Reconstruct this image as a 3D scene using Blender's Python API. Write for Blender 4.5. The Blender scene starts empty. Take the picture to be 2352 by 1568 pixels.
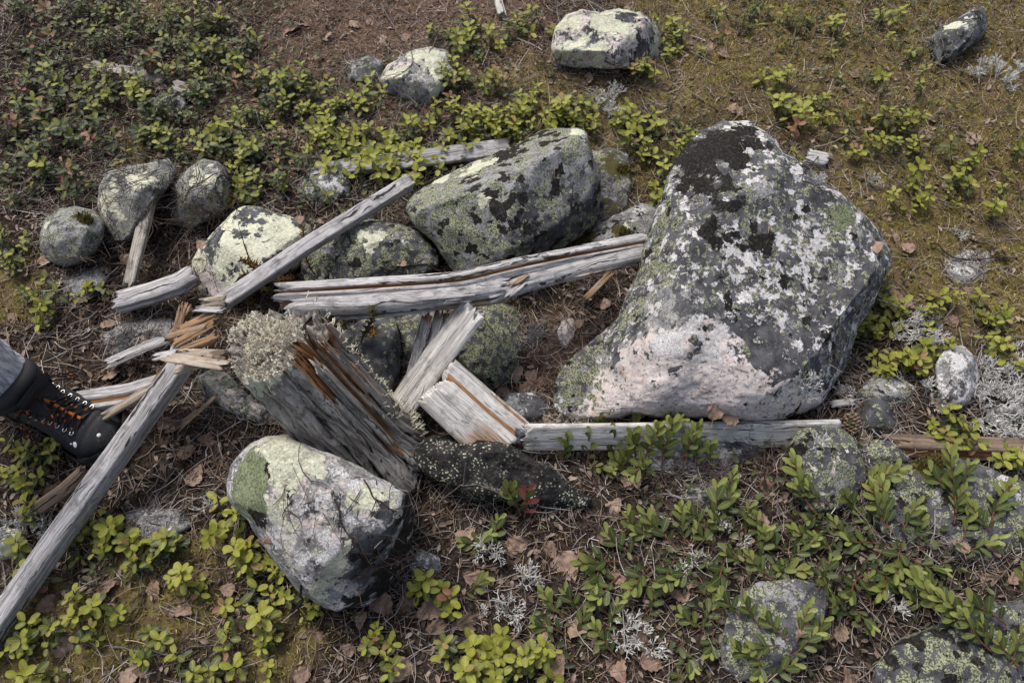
import bpy, bmesh, math, random
import numpy as np
from mathutils import Vector, Matrix
from mathutils.bvhtree import BVHTree

S = bpy.context.scene
COL = S.collection
R = math.radians

# ------------------------------------------------------------------ camera, sky, sun, exposure
CAM_H, LENS, PITCH = 1.15, 26.0, 60.0
cam_d = bpy.data.cameras.new('camera'); cam_d.lens = LENS; cam_d.sensor_width = 36
cam_d.clip_start = 0.02; cam_d.clip_end = 400
cam = bpy.data.objects.new('camera', cam_d); COL.objects.link(cam)
cam.location = (0, 0, CAM_H); cam.rotation_euler = (R(90 - PITCH), 0, 0)
S.camera = cam
cam_d.dof.use_dof = True; cam_d.dof.focus_distance = 1.22; cam_d.dof.aperture_fstop = 11.0

SUN_EL, SUN_AZ = 58.0, -38.0          # azimuth measured from +Y (into the picture) towards +X
W = bpy.data.worlds.new('World'); S.world = W; W.use_nodes = True
nt = W.node_tree
sky = nt.nodes.new('ShaderNodeTexSky'); sky.sky_type = 'NISHITA'; sky.sun_disc = False
sky.sun_elevation = R(SUN_EL); sky.sun_rotation = R(SUN_AZ)
sky.air_density = 1.0; sky.dust_density = 4.0; sky.ozone_density = 1.0
bg = nt.nodes['Background']; bg.inputs['Strength'].default_value = 0.10
hs = nt.nodes.new('ShaderNodeHueSaturation'); hs.inputs['Saturation'].default_value = 0.7      # thin cloud: a paler sky
nt.links.new(sky.outputs[0], hs.inputs['Color']); nt.links.new(hs.outputs[0], bg.inputs['Color'])
sd = bpy.data.lights.new('sun', 'SUN'); sd.energy = 1.9; sd.angle = R(20); sd.color = (1.0, 0.95, 0.88)
so = bpy.data.objects.new('sun', sd); COL.objects.link(so)
sdir = Vector((math.sin(R(SUN_AZ)) * math.cos(R(SUN_EL)), math.cos(R(SUN_AZ)) * math.cos(R(SUN_EL)), math.sin(R(SUN_EL))))
so.rotation_euler = sdir.to_track_quat('Z', 'Y').to_euler(); so.location = sdir * 6
S.view_settings.view_transform = 'Standard'; S.view_settings.look = 'None'
S.view_settings.exposure = 0.7; S.view_settings.gamma = 1.0

# ------------------------------------------------------------------ photograph grid (2352 x 1568) -> world
PX, PY = 1176.0, 784.0
FL = LENS / 36 * 2352.0
ct, st = math.cos(R(90 - PITCH)), math.sin(R(90 - PITCH))
CAMP = np.array([0, 0, CAM_H])

def ray(x, y):
    """direction of unit depth through a picture point"""
    x = np.asarray(x, float); y = np.asarray(y, float)
    a = (x - PX) / FL; b = -(y - PY) / FL
    return np.stack([a, b * ct + st, b * st - ct], -1)

def at(x, y, z=0.0):
    """world point at height z on the line of sight of a picture point"""
    d = ray(x, y)
    t = (z - CAM_H) / d[..., 2]
    return CAMP + d * t[..., None] if np.ndim(t) else CAMP + d * float(t)

def gdepth(x, y, z=0.0):
    d = ray(x, y); return (z - CAM_H) / d[..., 2]

def project(P):
    P = np.asarray(P, float) - CAMP
    b = P[..., 1] * ct + P[..., 2] * st
    c = P[..., 1] * st - P[..., 2] * ct
    return np.stack([PX + FL * P[..., 0] / c, PY - FL * b / c], -1), c

# ------------------------------------------------------------------ numpy noise
def _h(i, j, k, s):
    n = (i.astype(np.int64) * 73856093) ^ (j.astype(np.int64) * 19349663) ^ (k.astype(np.int64) * 83492791) ^ (s * 2654435761)
    n = (n ^ (n >> 13)) * 1274126177 & 0x7fffffff
    n = (n ^ (n >> 16)) * 668265263 & 0x7fffffff
    return (n & 0xffff) / 32767.5 - 1.0

def vn(P, s=0):
    P = np.asarray(P, float); f = np.floor(P); t = P - f
    t = t * t * t * (t * (t * 6 - 15) + 10)
    i, j, k = (f[..., q].astype(np.int64) for q in range(3))
    x, y, z = t[..., 0], t[..., 1], t[..., 2]
    def c(a, b, d): return _h(i + a, j + b, k + d, s)
    l = lambda a, b, w: a + (b - a) * w
    return l(l(l(c(0,0,0), c(1,0,0), x), l(c(0,1,0), c(1,1,0), x), y), l(l(c(0,0,1), c(1,0,1), x), l(c(0,1,1), c(1,1,1), x), y), z)

def fbm(P, sc, o=4, s=0, g=0.5):
    r = 0; a = 1.0; tot = 0
    for q in range(o):
        r = r + a * vn(np.asarray(P) * sc * 2 ** q + 17.3 * q, s + q); tot += a; a *= g
    return r / tot

def sstep(a, b, x):
    t = np.clip((x - a) / (b - a), 0, 1); return t * t * (3 - 2 * t)

# ------------------------------------------------------------------ objects
def tag(o, label=None, cat=None, group=None, kind=None):
    if label: o['label'] = label
    if cat: o['category'] = cat
    if group: o['group'] = group
    if kind: o['kind'] = kind
    return o

def mk(name, V, F, mat=None, parent=None, smooth=True, attrs=None, loc=None):
    """one mesh object from arrays; V is in world space when loc is given (then made local to loc)"""
    V = np.asarray(V, np.float32)
    if loc is not None: V = V - np.asarray(loc, np.float32)
    me = bpy.data.meshes.new(name)
    if isinstance(F, np.ndarray): Fs = [F]
    elif len(F) and isinstance(F[0], np.ndarray) and F[0].ndim == 2: Fs = F
    else:
        Fs = None
    if Fs is None:
        me.from_pydata([tuple(v) for v in V.tolist()], [], F)
    else:
        tot = np.concatenate([np.full(len(f), f.shape[1], np.int32) for f in Fs])
        idx = np.concatenate([f.ravel() for f in Fs]).astype(np.int32)
        me.vertices.add(len(V)); me.vertices.foreach_set('co', V.ravel())
        me.loops.add(len(idx)); me.loops.foreach_set('vertex_index', idx)
        me.polygons.add(len(tot))
        st_ = np.concatenate([[0], np.cumsum(tot)[:-1]]).astype(np.int32)
        me.polygons.foreach_set('loop_start', st_)
        me.update(calc_edges=True)
    if smooth: me.polygons.foreach_set('use_smooth', np.ones(len(me.polygons), bool))
    for k, a in (attrs or {}).items():
        a = np.asarray(a, np.float32)
        if a.shape[1] == 3: a = np.concatenate([a, np.ones((len(a), 1), np.float32)], 1)
        at_ = me.attributes.new(k, 'FLOAT_COLOR', 'POINT'); at_.data.foreach_set('color', a.ravel())
    me.validate()
    o = bpy.data.objects.new(name, me); COL.objects.link(o)
    if mat:
        for m in (mat if isinstance(mat, (list, tuple)) else [mat]): me.materials.append(m)
    if parent: o.parent = parent
    if loc is not None: o.location = tuple(float(v) for v in loc)
    return o

def empty(name, loc=(0, 0, 0), rz=0.0):
    o = bpy.data.objects.new(name, None); COL.objects.link(o)
    o.location = tuple(float(v) for v in loc); o.rotation_euler = (0, 0, rz); o.empty_display_size = 0.02
    return o

# ------------------------------------------------------------------ material helper
class NB:
    def __init__(s, name):
        s.m = bpy.data.materials.new(name); s.m.use_nodes = True; s.t = s.m.node_tree
        s.bsdf = s.t.nodes['Principled BSDF']; s.out = s.t.nodes['Material Output']
    def n(s, ty, ins=None, **kw):
        x = s.t.nodes.new('ShaderNode' + ty)
        for k, v in kw.items(): setattr(x, k, v)
        for k, v in (ins or {}).items(): s.put(x.inputs[k], v)
        return x
    def put(s, sock, v):
        if hasattr(v, 'is_output'): s.t.links.new(v, sock)
        elif isinstance(v, (tuple, list)) and len(v) == 3 and sock.type == 'RGBA': sock.default_value = (*v, 1)
        else: sock.default_value = v
    def noise(s, vec, scale, detail=4, rough=0.55, dist=0.0):
        x = s.n('TexNoise', {'Vector': vec, 'Scale': scale, 'Detail': detail, 'Roughness': rough, 'Distortion': dist})
        return x.outputs['Fac']
    def vor(s, vec, scale, feature='F1', out='Distance'):
        x = s.n('TexVoronoi', {'Vector': vec, 'Scale': scale}, feature=feature); return x.outputs[out]
    def math(s, op, a, b=None, c=None, clamp=False):
        x = s.n('Math', operation=op, use_clamp=clamp); s.put(x.inputs[0], a)
        if b is not None: s.put(x.inputs[1], b)
        if c is not None: s.put(x.inputs[2], c)
        return x.outputs[0]
    def ramp(s, v, a, b, lo=0.0, hi=1.0):
        x = s.n('MapRange', {'Value': v, 'From Min': a, 'From Max': b, 'To Min': lo, 'To Max': hi}, interpolation_type='SMOOTHSTEP'); return x.outputs[0]
    def mix(s, f, a, b, mode='MIX'):
        x = s.n('Mix', data_type='RGBA', blend_type=mode)
        s.put(x.inputs[0], f); s.put(x.inputs[6], a); s.put(x.inputs[7], b); return x.outputs[2]
    def attr(s, name):
        x = s.n('Attribute', attribute_name=name); return x
    def sep(s, c):
        x = s.n('SeparateColor', {0: c}); return x.outputs
    def bump(s, h, strength=0.5, dist=0.002, normal=None):
        x = s.n('Bump', {'Height': h, 'Strength': strength, 'Distance': dist})
        if normal is not None: s.put(x.inputs['Normal'], normal)
        return x.outputs[0]
    def done(s, col=None, rough=None, normal=None, spec=0.3, **kw):
        if col is not None: s.put(s.bsdf.inputs['Base Color'], col)
        if rough is not None: s.put(s.bsdf.inputs['Roughness'], rough)
        if normal is not None: s.put(s.bsdf.inputs['Normal'], normal)
        s.bsdf.inputs['Specular IOR Level'].default_value = spec
        for k, v in kw.items(): s.put(s.bsdf.inputs[k.replace('_', ' ')], v)
        return s.m
# ------------------------------------------------------------------ lichen covered granite (one material, steered by what grows on each stone)
def rock_material():
    b = NB('lichen_granite')
    tc = b.n('TexCoord').outputs['Object']
    rnd = b.n('ObjectInfo').outputs['Random']
    off = b.n('CombineXYZ', {0: b.math('MULTIPLY', rnd, 37.0), 1: b.math('MULTIPLY', rnd, 91.0), 2: b.math('MULTIPLY', rnd, 53.0)}).outputs[0]
    P = b.n('VectorMath', {0: tc, 1: off}, operation='ADD').outputs[0]
    # ragged warp
    wn = b.n('TexNoise', {'Vector': P, 'Scale': 130.0, 'Detail': 3.0}).outputs['Color']
    wv = b.n('VectorMath', {0: wn, 1: (0.5, 0.5, 0.5)}, operation='SUBTRACT').outputs[0]
    wv = b.n('VectorMath', {0: wv, 'Scale': 0.010}, operation='SCALE').outputs[0]
    Q = b.n('VectorMath', {0: P, 1: wv}, operation='ADD').outputs[0]
    A = b.attr('growthA'); cream, green, black = b.sep(A.outputs['Color'])[:3]; white = A.outputs['Alpha']
    B = b.attr('growthB'); pink, moss, crust = b.sep(B.outputs['Color'])[:3]; lime = B.outputs['Alpha']
    def layer(n, m, edge=0.03, gain=0.66):
        n = b.math('MULTIPLY_ADD', n, 1.5, -0.25)
        thr = b.math('MULTIPLY_ADD', m, -gain, 0.5 + gain / 2)
        return b.ramp(b.math('SUBTRACT', n, thr), 0.0, edge)
    g1 = b.noise(P, 260, 3, 0.7); g2 = b.noise(P, 45, 5, 0.6); g3 = b.noise(P, 9, 3); g4 = b.noise(P, 700, 2, 0.6)
    col = b.mix(b.ramp(g2, 0.35, 0.65), (0.11, 0.112, 0.115), (0.27, 0.268, 0.265))
    col = b.mix(b.ramp(g1, 0.52, 0.66), col, (0.33, 0.325, 0.32))
    col = b.mix(b.ramp(g1, 0.44, 0.34), col, (0.05, 0.05, 0.055))
    # bare pink granite, crystalline
    cell = b.n('TexVoronoi', {'Vector': Q, 'Scale': 330.0}).outputs['Color']
    cr = b.sep(cell)
    pk = b.mix(cr[0], (0.50, 0.415, 0.39), (0.62, 0.575, 0.56))
    pk = b.mix(b.ramp(cr[1], 0.90, 0.95), pk, (0.24, 0.22, 0.22))
    pk = b.mix(b.ramp(g2, 0.55, 0.7), pk, (0.54, 0.38, 0.32))
    fp = layer(b.noise(Q, 22, 8, 0.74), pink, 0.16, 0.8)
    col = b.mix(fp, col, pk)
    # dark grey crust
    Pc = b.n('VectorMath', {0: Q, 1: (3.1, 7.7, 1.3)}, operation='ADD').outputs[0]
    nc = b.noise(Pc, 24, 8, 0.72)
    fc = layer(nc, crust, 0.025)
    dk = b.mix(b.ramp(g2, 0.3, 0.75), (0.026, 0.026, 0.029), (0.105, 0.105, 0.115))
    dk = b.mix(b.ramp(g4, 0.55, 0.72), dk, (0.16, 0.16, 0.17))
    col = b.mix(fc, col, dk)
    # white cracked crust
    nw = b.noise(Q, 40, 8, 0.72)
    crack = b.ramp(b.vor(Q, 240, 'DISTANCE_TO_EDGE'), 0.0, 0.07)
    fw = layer(nw, white, 0.02)
    wc = b.mix(crack, (0.36, 0.345, 0.35), b.mix(g2, (0.50, 0.48, 0.48), (0.70, 0.68, 0.685)))
    col = b.mix(fw, col, wc)
    # yellow green map lichen
    Pg = b.n('VectorMath', {0: Q, 1: (11.1, 2.7, 5.3)}, operation='ADD').outputs[0]
    ng = b.math('ADD', b.math('MULTIPLY', b.noise(Pg, 52, 6, 0.72), .62), b.math('MULTIPLY_ADD', b.vor(Pg, 85), -.42, .40))
    fg = layer(ng, green, 0.02)
    spk = b.ramp(b.noise(P, 420, 2, 0.6), 0.40, 0.56)
    gc = b.mix(b.noise(P, 60, 3), (0.22, 0.235, 0.145), (0.38, 0.395, 0.26))
    gc = b.mix(spk, (0.055, 0.062, 0.045), gc)
    col = b.mix(fg, col, gc)
    # smooth lime-green patch lichen
    fl = layer(b.noise(Pg, 20, 5, 0.6), lime, 0.015, 0.8)
    lc = b.mix(b.ramp(b.noise(P, 330, 2), 0.35, 0.6), (0.10, 0.12, 0.065), (0.215, 0.245, 0.145))
    col = b.mix(fl, col, lc)
    # black leafy lichen
    Pb = b.n('VectorMath', {0: Q, 1: (5.7, 9.3, 2.9)}, operation='ADD').outputs[0]
    nb_ = b.math('ADD', b.math('MULTIPLY', b.noise(Pb, 23, 6, 0.66), .80), b.math('MULTIPLY_ADD', b.vor(Pb, 40), -.22, .21))
    fb = layer(nb_, black, 0.02)
    bc = b.mix(b.ramp(b.noise(P, 220, 3), 0.45, 0.7), (0.010, 0.009, 0.008), (0.040, 0.035, 0.031))
    col = b.mix(fb, col, bc)
    # cream leafy lichen
    Pm = b.n('VectorMath', {0: Q, 1: (1.7, 4.3, 8.9)}, operation='ADD').outputs[0]
    nm = b.noise(Pm, 19, 7, 0.64)
    fm = layer(nm, cream, 0.018)
    lob = b.vor(Q, 190, 'F1')
    mc = b.mix(b.ramp(lob, 0.1, 0.75), (0.66, 0.645, 0.49), (0.40, 0.40, 0.285))
    mc = b.mix(b.noise(P, 25, 3), mc, (0.55, 0.555, 0.45))
    col = b.mix(fm, col, mc)
    # moss and dirt
    fo = layer(b.noise(Q, 40, 5, 0.7), moss, 0.06)
    col = b.mix(fo, col, b.mix(g1, (0.035, 0.030, 0.010), (0.11, 0.095, 0.028)))
    # relief
    h = b.math('MULTIPLY', g2, 0.9)
    h = b.math('MULTIPLY_ADD', g1, 0.35, h)
    h = b.math('MULTIPLY_ADD', fm, b.math('MULTIPLY_ADD', lob, -0.7, 1.25), h)
    h = b.math('MULTIPLY_ADD', fb, b.math('MULTIPLY_ADD', b.noise(P, 220, 3), 1.6, 0.3), h)
    h = b.math('MULTIPLY_ADD', fw, b.math('MULTIPLY', crack, 0.4), h)
    h = b.math('MULTIPLY_ADD', fc, 0.25, h)
    h = b.math('MULTIPLY_ADD', fp, b.math('MULTIPLY', cr[2], 0.9), h)
    h = b.math('MULTIPLY_ADD', fg, b.math('MULTIPLY', spk, 0.35), h)
    nrm = b.bump(h, 0.85, 0.0022)
    return b.done(col, 0.88, nrm, 0.25)
M_ROCK = rock_material()

# ------------------------------------------------------------------ terrain
def zone(P, lst):
    """soft coverage from picture-anchored centres on flat ground; radius in metres"""
    r = np.zeros(len(P))
    for x, y, rad, w in lst:
        c = at(x, y, 0)[:2]
        d2 = ((P[:, :2] - c) ** 2).sum(1) / (rad * rad)
        r = np.maximum(r, w * np.exp(-d2 * 1.2))
    return r
PITS = [(1060, 930, .10, .045), (1180, 870, .09, .03), (1030, 800, .07, .03), (930, 1120, .05, .02), (340, 930, .12, .012)]
HUMPS = [(150, 300, .5, .03), (2200, 150, .6, .03), (1450, 180, .35, .02), (1700, 1250, .2, .015)]
def terrain(P):
    P = np.asarray(P, float); P = P[..., :2]
    Q = np.concatenate([P, np.zeros(P.shape[:-1] + (1,))], -1)
    z = 0.020 * fbm(Q, 3.2, 3, 5) + 0.006 * fbm(Q, 22, 3, 9)
    for x, y, r, d in PITS: z = z - d * np.exp(-((P - at(x, y, 0)[:2]) ** 2).sum(-1) / (r * r))
    for x, y, r, d in HUMPS: z = z + d * np.exp(-((P - at(x, y, 0)[:2]) ** 2).sum(-1) / (r * r))
    far = np.sqrt((P ** 2).sum(-1))
    z = z + 0.35 * sstep(6, 40, far) * fbm(Q, 0.08, 3, 21)
    return z
Z_MOSS = [(2230, 250, .38, 1), (1900, 170, .34, .95), (1750, 60, .4, .9), (1560, 210, .22, .75), (2110, 480, .28, 1), (2250, 600, .22, 1), (2200, 700, .14, .8), (1330, 330, .2, .8),
          (30, 690, .09, 1), (2170, 560, .16, 1), (120, 1480, .14, .75), (350, 1370, .14, .8), (640, 1480, .10, .65), (1230, 220, .16, .95), (1400, 260, .2, .6), (2300, 60, .5, .8), (1420, 420, .1, .8),
          (380, 20, .12, .6), (340, 340, .1, .6), (2160, 830, .12, .6), (2000, 640, .08, .9), (470, 1250, .06, .5)]
Z_NEED = [(870, 60, .45, 1), (700, 240, .25, .9), (1050, 50, .25, 1), (1290, 790, .10, .7), (700, 100, .2, .8), (2270, 260, .1, .4)]
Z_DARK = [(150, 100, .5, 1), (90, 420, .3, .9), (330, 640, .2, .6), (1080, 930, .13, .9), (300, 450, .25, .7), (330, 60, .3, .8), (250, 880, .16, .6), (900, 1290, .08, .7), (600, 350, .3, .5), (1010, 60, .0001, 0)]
def ground_material():
    b = NB('forest_floor')
    P = b.n('NewGeometry').outputs['Position']
    Z = b.sep(b.attr('zone').outputs['Color'])
    moss, need, dark = Z[0], Z[1], Z[2]
    n1 = b.noise(P, 90, 5, 0.7); n2 = b.noise(P, 14, 4, 0.6); n3 = b.noise(P, 320, 3, 0.7); n4 = b.noise(P, 40, 4, .6)
    lit = b.mix(b.ramp(n1, 0.35, 0.68), (0.008, 0.006, 0.005), (0.055, 0.041, 0.033))
    lit = b.mix(b.ramp(n3, 0.55, 0.7), lit, (0.15, 0.12, 0.10))
    nd = b.mix(b.ramp(n1, 0.3, 0.7), (0.06, 0.036, 0.026), (0.20, 0.13, 0.095))
    ms = b.mix(b.ramp(n1, 0.3, 0.7), (0.055, 0.045, 0.014), (0.21, 0.17, 0.055))
    ms = b.mix(b.ramp(n4, 0.44, 0.60), ms, (0.13, 0.092, 0.055))
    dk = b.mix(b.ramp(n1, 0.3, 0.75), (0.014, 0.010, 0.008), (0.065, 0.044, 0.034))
    j = b.math('SUBTRACT', n2, 0.5)
    def soft(m): return b.ramp(b.math('ADD', m, b.math('MULTIPLY', j, 0.9)), 0.25, 0.7)
    far = b.ramp(b.n('VectorMath', {0: P}, operation='LENGTH').outputs['Value'], 2.4, 3.6)
    lit = b.mix(far, lit, b.mix(b.ramp(n1, .3, .7), (.035, .026, .020), (.19, .15, .12)))
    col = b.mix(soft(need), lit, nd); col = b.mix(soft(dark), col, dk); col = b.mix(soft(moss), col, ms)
    h = b.math('MULTIPLY_ADD', n1, 1.0, b.math('MULTIPLY', n3, 0.4))
    return b.done(col, 0.95, b.bump(h, 1.0, 0.006), 0.12)
def build_ground():
    def axis(lo, hi, step, far):
        a = list(np.arange(lo, hi + 1e-6, step)); s = step; x = lo; L = []
        while x > -far: s *= 1.35; x -= s; L.append(x)
        s = step; x = a[-1]; H = []
        while x < far: s *= 1.35; x += s; H.append(x)
        return np.array(L[::-1] + a + H)
    X = axis(-2.1, 2.1, 0.0115, 120); Y = axis(-0.35, 2.7, 0.0115, 120)
    gx, gy = np.meshgrid(X, Y); P = np.stack([gx.ravel(), gy.ravel(), np.zeros(gx.size)], -1)
    P[:, 2] = terrain(P)
    nx, ny = len(X), len(Y)
    i = (np.arange(ny - 1)[:, None] * nx + np.arange(nx - 1)[None]).ravel()
    F = np.stack([i, i + 1, i + nx + 1, i + nx], -1)
    zn = np.stack([zone(P, Z_MOSS), zone(P, Z_NEED), zone(P, Z_DARK)], -1)
    o = mk('ground', P, F, ground_material(), attrs={'zone': zn})
    tag(o, 'forest floor of needles, moss and brown litter', kind='structure')
    return o
GROUND = build_ground()

# ------------------------------------------------------------------ stones
_ico = {}
def ico(sub):
    if sub not in _ico:
        bm = bmesh.new(); bmesh.ops.create_icosphere(bm, subdivisions=sub, radius=1)
        V = np.array([v.co[:] for v in bm.verts]); F = np.array([[v.index for v in f.verts] for f in bm.faces]); bm.free()
        _ico[sub] = (V / np.linalg.norm(V, axis=1)[:, None], F)
    return _ico[sub]
def vnormals(V, F):
    n = np.cross(V[F[:, 1]] - V[F[:, 0]], V[F[:, 2]] - V[F[:, 0]])
    N = np.zeros_like(V)
    for k in range(3): np.add.at(N, F[:, k], n)
    return N / (np.linalg.norm(N, axis=1)[:, None] + 1e-12)
def polar(poly, c):
    """radius of a star-shaped outline as a periodic function of the angle"""
    th = np.linspace(-np.pi, np.pi, 721); rr = np.zeros(721)
    A = np.array(poly, float) - c; Bv = np.roll(A, -1, 0)
    d = np.stack([np.cos(th), np.sin(th)], -1)
    for a, q in zip(A, Bv):
        e = q - a
        den = d[:, 0] * e[1] - d[:, 1] * e[0]; den = np.where(np.abs(den) < 1e-9, 1e-9, den)
        t = (a[0] * e[1] - a[1] * e[0]) / den
        s = (a[0] * d[:, 1] - a[1] * d[:, 0]) / den
        ok = (t > 0) & (s >= -1e-6) & (s <= 1 + 1e-6)
        rr = np.where(ok, np.maximum(rr, t), rr)
    k = np.hanning(9); k /= k.sum()
    ext = np.concatenate([rr[-9:-1], rr, rr[1:9]]); sm = np.convolve(ext, k, 'same')[8:-8]
    return lambda p: np.interp(p, th, sm)
ROCKS = []
LAYER = dict(cream=0, green=1, black=2, white=3, pink=4, moss=5, crust=6, lime=7)
def rock(label, poly, T=None, T2=None, tilt=0.3, sub=5, planes=(), grow=None, spots=(), rough=1.0, z=0.0, bury=0.012, seed=0, c=None, front=0.8, facets=11, name='boulder', group='lichen covered stones', kp=14.0, cat='rock'):
    poly = np.array(poly, float)
    if c is None: c = (poly.max(0) + poly.min(0)) / 2
    c = np.array(c, float)
    Rf = polar(poly, c)
    D, F = ico(sub)
    phi = np.arctan2(D[:, 1], D[:, 0]); rho = np.hypot(D[:, 0], D[:, 1])
    dz = -D[:, 2]                                   # towards the viewer
    r = Rf(phi) * rho ** 0.85
    px = c[0] + r * np.cos(phi); py = c[1] + r * np.sin(phi)
    bot = poly[np.argmax(poly[:, 1])]
    zb = z + float(terrain(at(*bot, z)))
    g0 = float(gdepth(bot[0], bot[1], zb)); mpp = g0 / FL
    size = 0.5 * (poly.max(0) - poly.min(0)).mean() * mpp
    if T is None: T = size * 0.5
    if T2 is None: T2 = size * 0.8
    w = np.sign(dz) * np.abs(dz) ** np.where(dz > 0, front, 1.0)
    s0 = 0.5 * (poly.max(0) - poly.min(0))
    u = (px - c[0]) / s0[0]; v = (py - c[1]) / s0[1]
    if len(planes):
        L = [np.full_like(w, 1.0)] + [np.full_like(w, a) + b_ * u + c_ * v for a, b_, c_ in planes]
        m = np.min(L, 0); acc = sum(np.exp(-(q - m) * kp) for q in L)
        m = np.maximum(m - np.log(acc) / kp, 0.12)
        w = np.where(dz > 0, w * m, w)
    fr = np.random.default_rng(seed * 13 + 5)
    for _ in range(facets):
        nd = fr.normal(size=3); nd[2] = abs(nd[2]) + .35; nd /= np.linalg.norm(nd)
        dd = u * nd[0] + v * nd[1] + w * nd[2]
        lim = dd.max() * fr.uniform(.80, .95)
        ex = np.where(w > -.2, np.maximum(dd - lim, 0), 0) * .9
        u = u - ex * nd[0] * .35; v = v - ex * nd[1] * .35; w = w - ex * nd[2] * 1.6
    px = c[0] + u * s0[0]; py = c[1] + v * s0[1]
    base = g0 + bury + tilt * (np.clip(gdepth(px, py, zb), 0, 9) - g0)
    dep = base - np.where(w > 0, T, T2) * w
    V = CAMP + ray(px, py) * dep[:, None]
    N = vnormals(V, F)
    if (N * (V - V.mean(0))).sum() < 0: F = F[:, ::-1]; N = -N
    o3 = np.array([seed * 3.17, seed * 1.31, seed * 0.77])
    am = size * rough
    V = V + N * (0.055 * am * fbm(V + o3, 1.6 / size, 3, seed) + 0.030 * am * fbm(V + o3, 6 / size, 5, seed + 7, 0.62) + 0.0011 * rough * fbm(V + o3, 120, 3, seed + 11, .7))[:, None]
    G = np.zeros((len(V), 8))
    for k, val in dict(dict(crust=0.45, white=0.2, green=0.35, black=0.12, cream=0.12, pink=0.1, moss=0.0, lime=0.0), **(grow or {})).items(): G[:, LAYER[k]] = val
    # dirt and moss creep up where the stone meets the soil
    hgt = V[:, 2] - terrain(V)
    px2, _ = project(V)
    toward = (N * (CAMP - V)).sum(1) > 0
    nz = fbm(V + o3, 38, 4, seed + 31, .7)
    for x, y, rad, k, val in spots:
        d = np.hypot(px2[:, 0] - x, px2[:, 1] - y) + np.where(toward, 0, 1e6)
        q = V[np.argmin(d)]
        f = 1 - sstep(0.35, 1.35, np.linalg.norm(V - q, axis=1) / (rad * mpp) + (.5 if rad >= 55 and k in ('lime', 'cream', 'pink') else 1.6) * nz)
        if k in ('cream', 'green') and val > .66: val = .66 + (val - .66) * .35
        G[:, LAYER[k]] = G[:, LAYER[k]] * (1 - f) + val * f
    G = np.clip(G, 0, 1)
    loc = np.array([V[:, 0].mean(), V[:, 1].mean(), zb])
    o = mk(name, V, F, M_ROCK, attrs={'growthA': G[:, :4], 'growthB': G[:, 4:]}, loc=loc)
    tag(o, label, cat, group)
    ROCKS.append((V, F))
    return o

# the large boulder
rock('huge boulder at right with mottled black and white lichen and a bare pink foot',
     [(1660,277),(1720,274),(1755,298),(1800,345),(1850,372),(1900,420),(1950,450),(1995,488),(2035,533),(2049,575),(2042,620),(2022,660),(2002,700),(1976,740),(1962,790),(1947,850),(1922,890),(1892,925),(1850,953),(1800,964),(1740,967),(1680,963),(1620,957),(1560,954),(1500,960),(1440,963),(1380,965),(1320,967),(1285,957),(1268,930),(1270,895),(1285,855),(1310,820),(1350,790),(1397,755),(1432,700),(1452,655),(1475,605),(1482,560),(1500,510),(1530,450),(1550,395),(1575,345),(1612,300)],
     T=.15, T2=.16, tilt=.22, sub=7, c=(1690, 690), front=.46, kp=9, seed=1, facets=5,
     planes=[(1.9, 2.3, .32), (1.2, -.5, 0), (1.55, 0, .75)],
     grow=dict(crust=.68, white=.44, green=.36, black=.27, cream=.04, pink=.16),
     spots=[(1640,360,105,'white',.1),(1640,350,88,'black',.95),(1590,420,50,'black',.75),(1700,283,36,'white',.8),(1745,300,26,'white',.7),(1690,310,60,'black',.8),(1740,330,40,'black',.75),(1700,300,40,'cream',.6),(1700,350,30,'white',.85),(1720,390,25,'white',.8),(1620,470,60,'white',.45),
            (1740,430,26,'crust',0),(1740,430,22,'black',0),
            (1700,880,150,'pink',1),(1560,880,130,'pink',1),(1430,890,90,'pink',1),(1820,900,90,'pink',.85),(1480,830,60,'pink',.85),(1620,900,200,'crust',.1),(1430,880,110,'crust',.18),(1800,920,90,'crust',.3),(1600,900,200,'black',0),(1600,900,200,'green',.08),(1620,900,200,'white',.22),(1800,920,90,'black',.1),
            (1500,955,60,'crust',0),(1500,955,60,'pink',1),(1620,955,70,'crust',.05),(1620,955,70,'pink',1),(1740,960,70,'crust',.1),(1740,960,70,'pink',1),(1400,958,60,'crust',.1),(1400,958,60,'pink',1),(1830,945,70,'pink',.85),(1850,915,80,'crust',.04),(1860,910,70,'pink',.95),(1900,880,40,'pink',.7),(1850,920,60,'green',.05),(1760,930,80,'crust',.03),(1760,930,80,'pink',1),(1330,945,40,'crust',.1),(1330,945,40,'pink',.9),(1320,890,50,'green',.62),(1350,820,45,'green',.6),(1300,930,30,'pink',.1),(1500,620,60,'green',.62),(1530,520,50,'green',.6),(1440,720,50,'green',.6),(1500,640,70,'black',.1),(1420,780,40,'crust',.75),
            (1930,520,45,'green',.66),(1860,440,28,'green',.7),(1940,500,30,'lime',.7),(1850,590,40,'white',.62),(1780,640,90,'white',.5),(1860,760,80,'crust',.78),(1790,730,120,'crust',.72),(1700,700,90,'crust',.7),(1760,830,60,'crust',.7),(1620,790,50,'white',.75),(1550,790,40,'white',.7),(1900,860,60,'crust',.55),(1960,620,50,'crust',.75),(1650,520,50,'black',.62),(1760,560,40,'black',.55),(1620,600,60,'crust',.75),(1850,540,60,'white',.55),(1700,600,60,'white',.62)])
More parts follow.
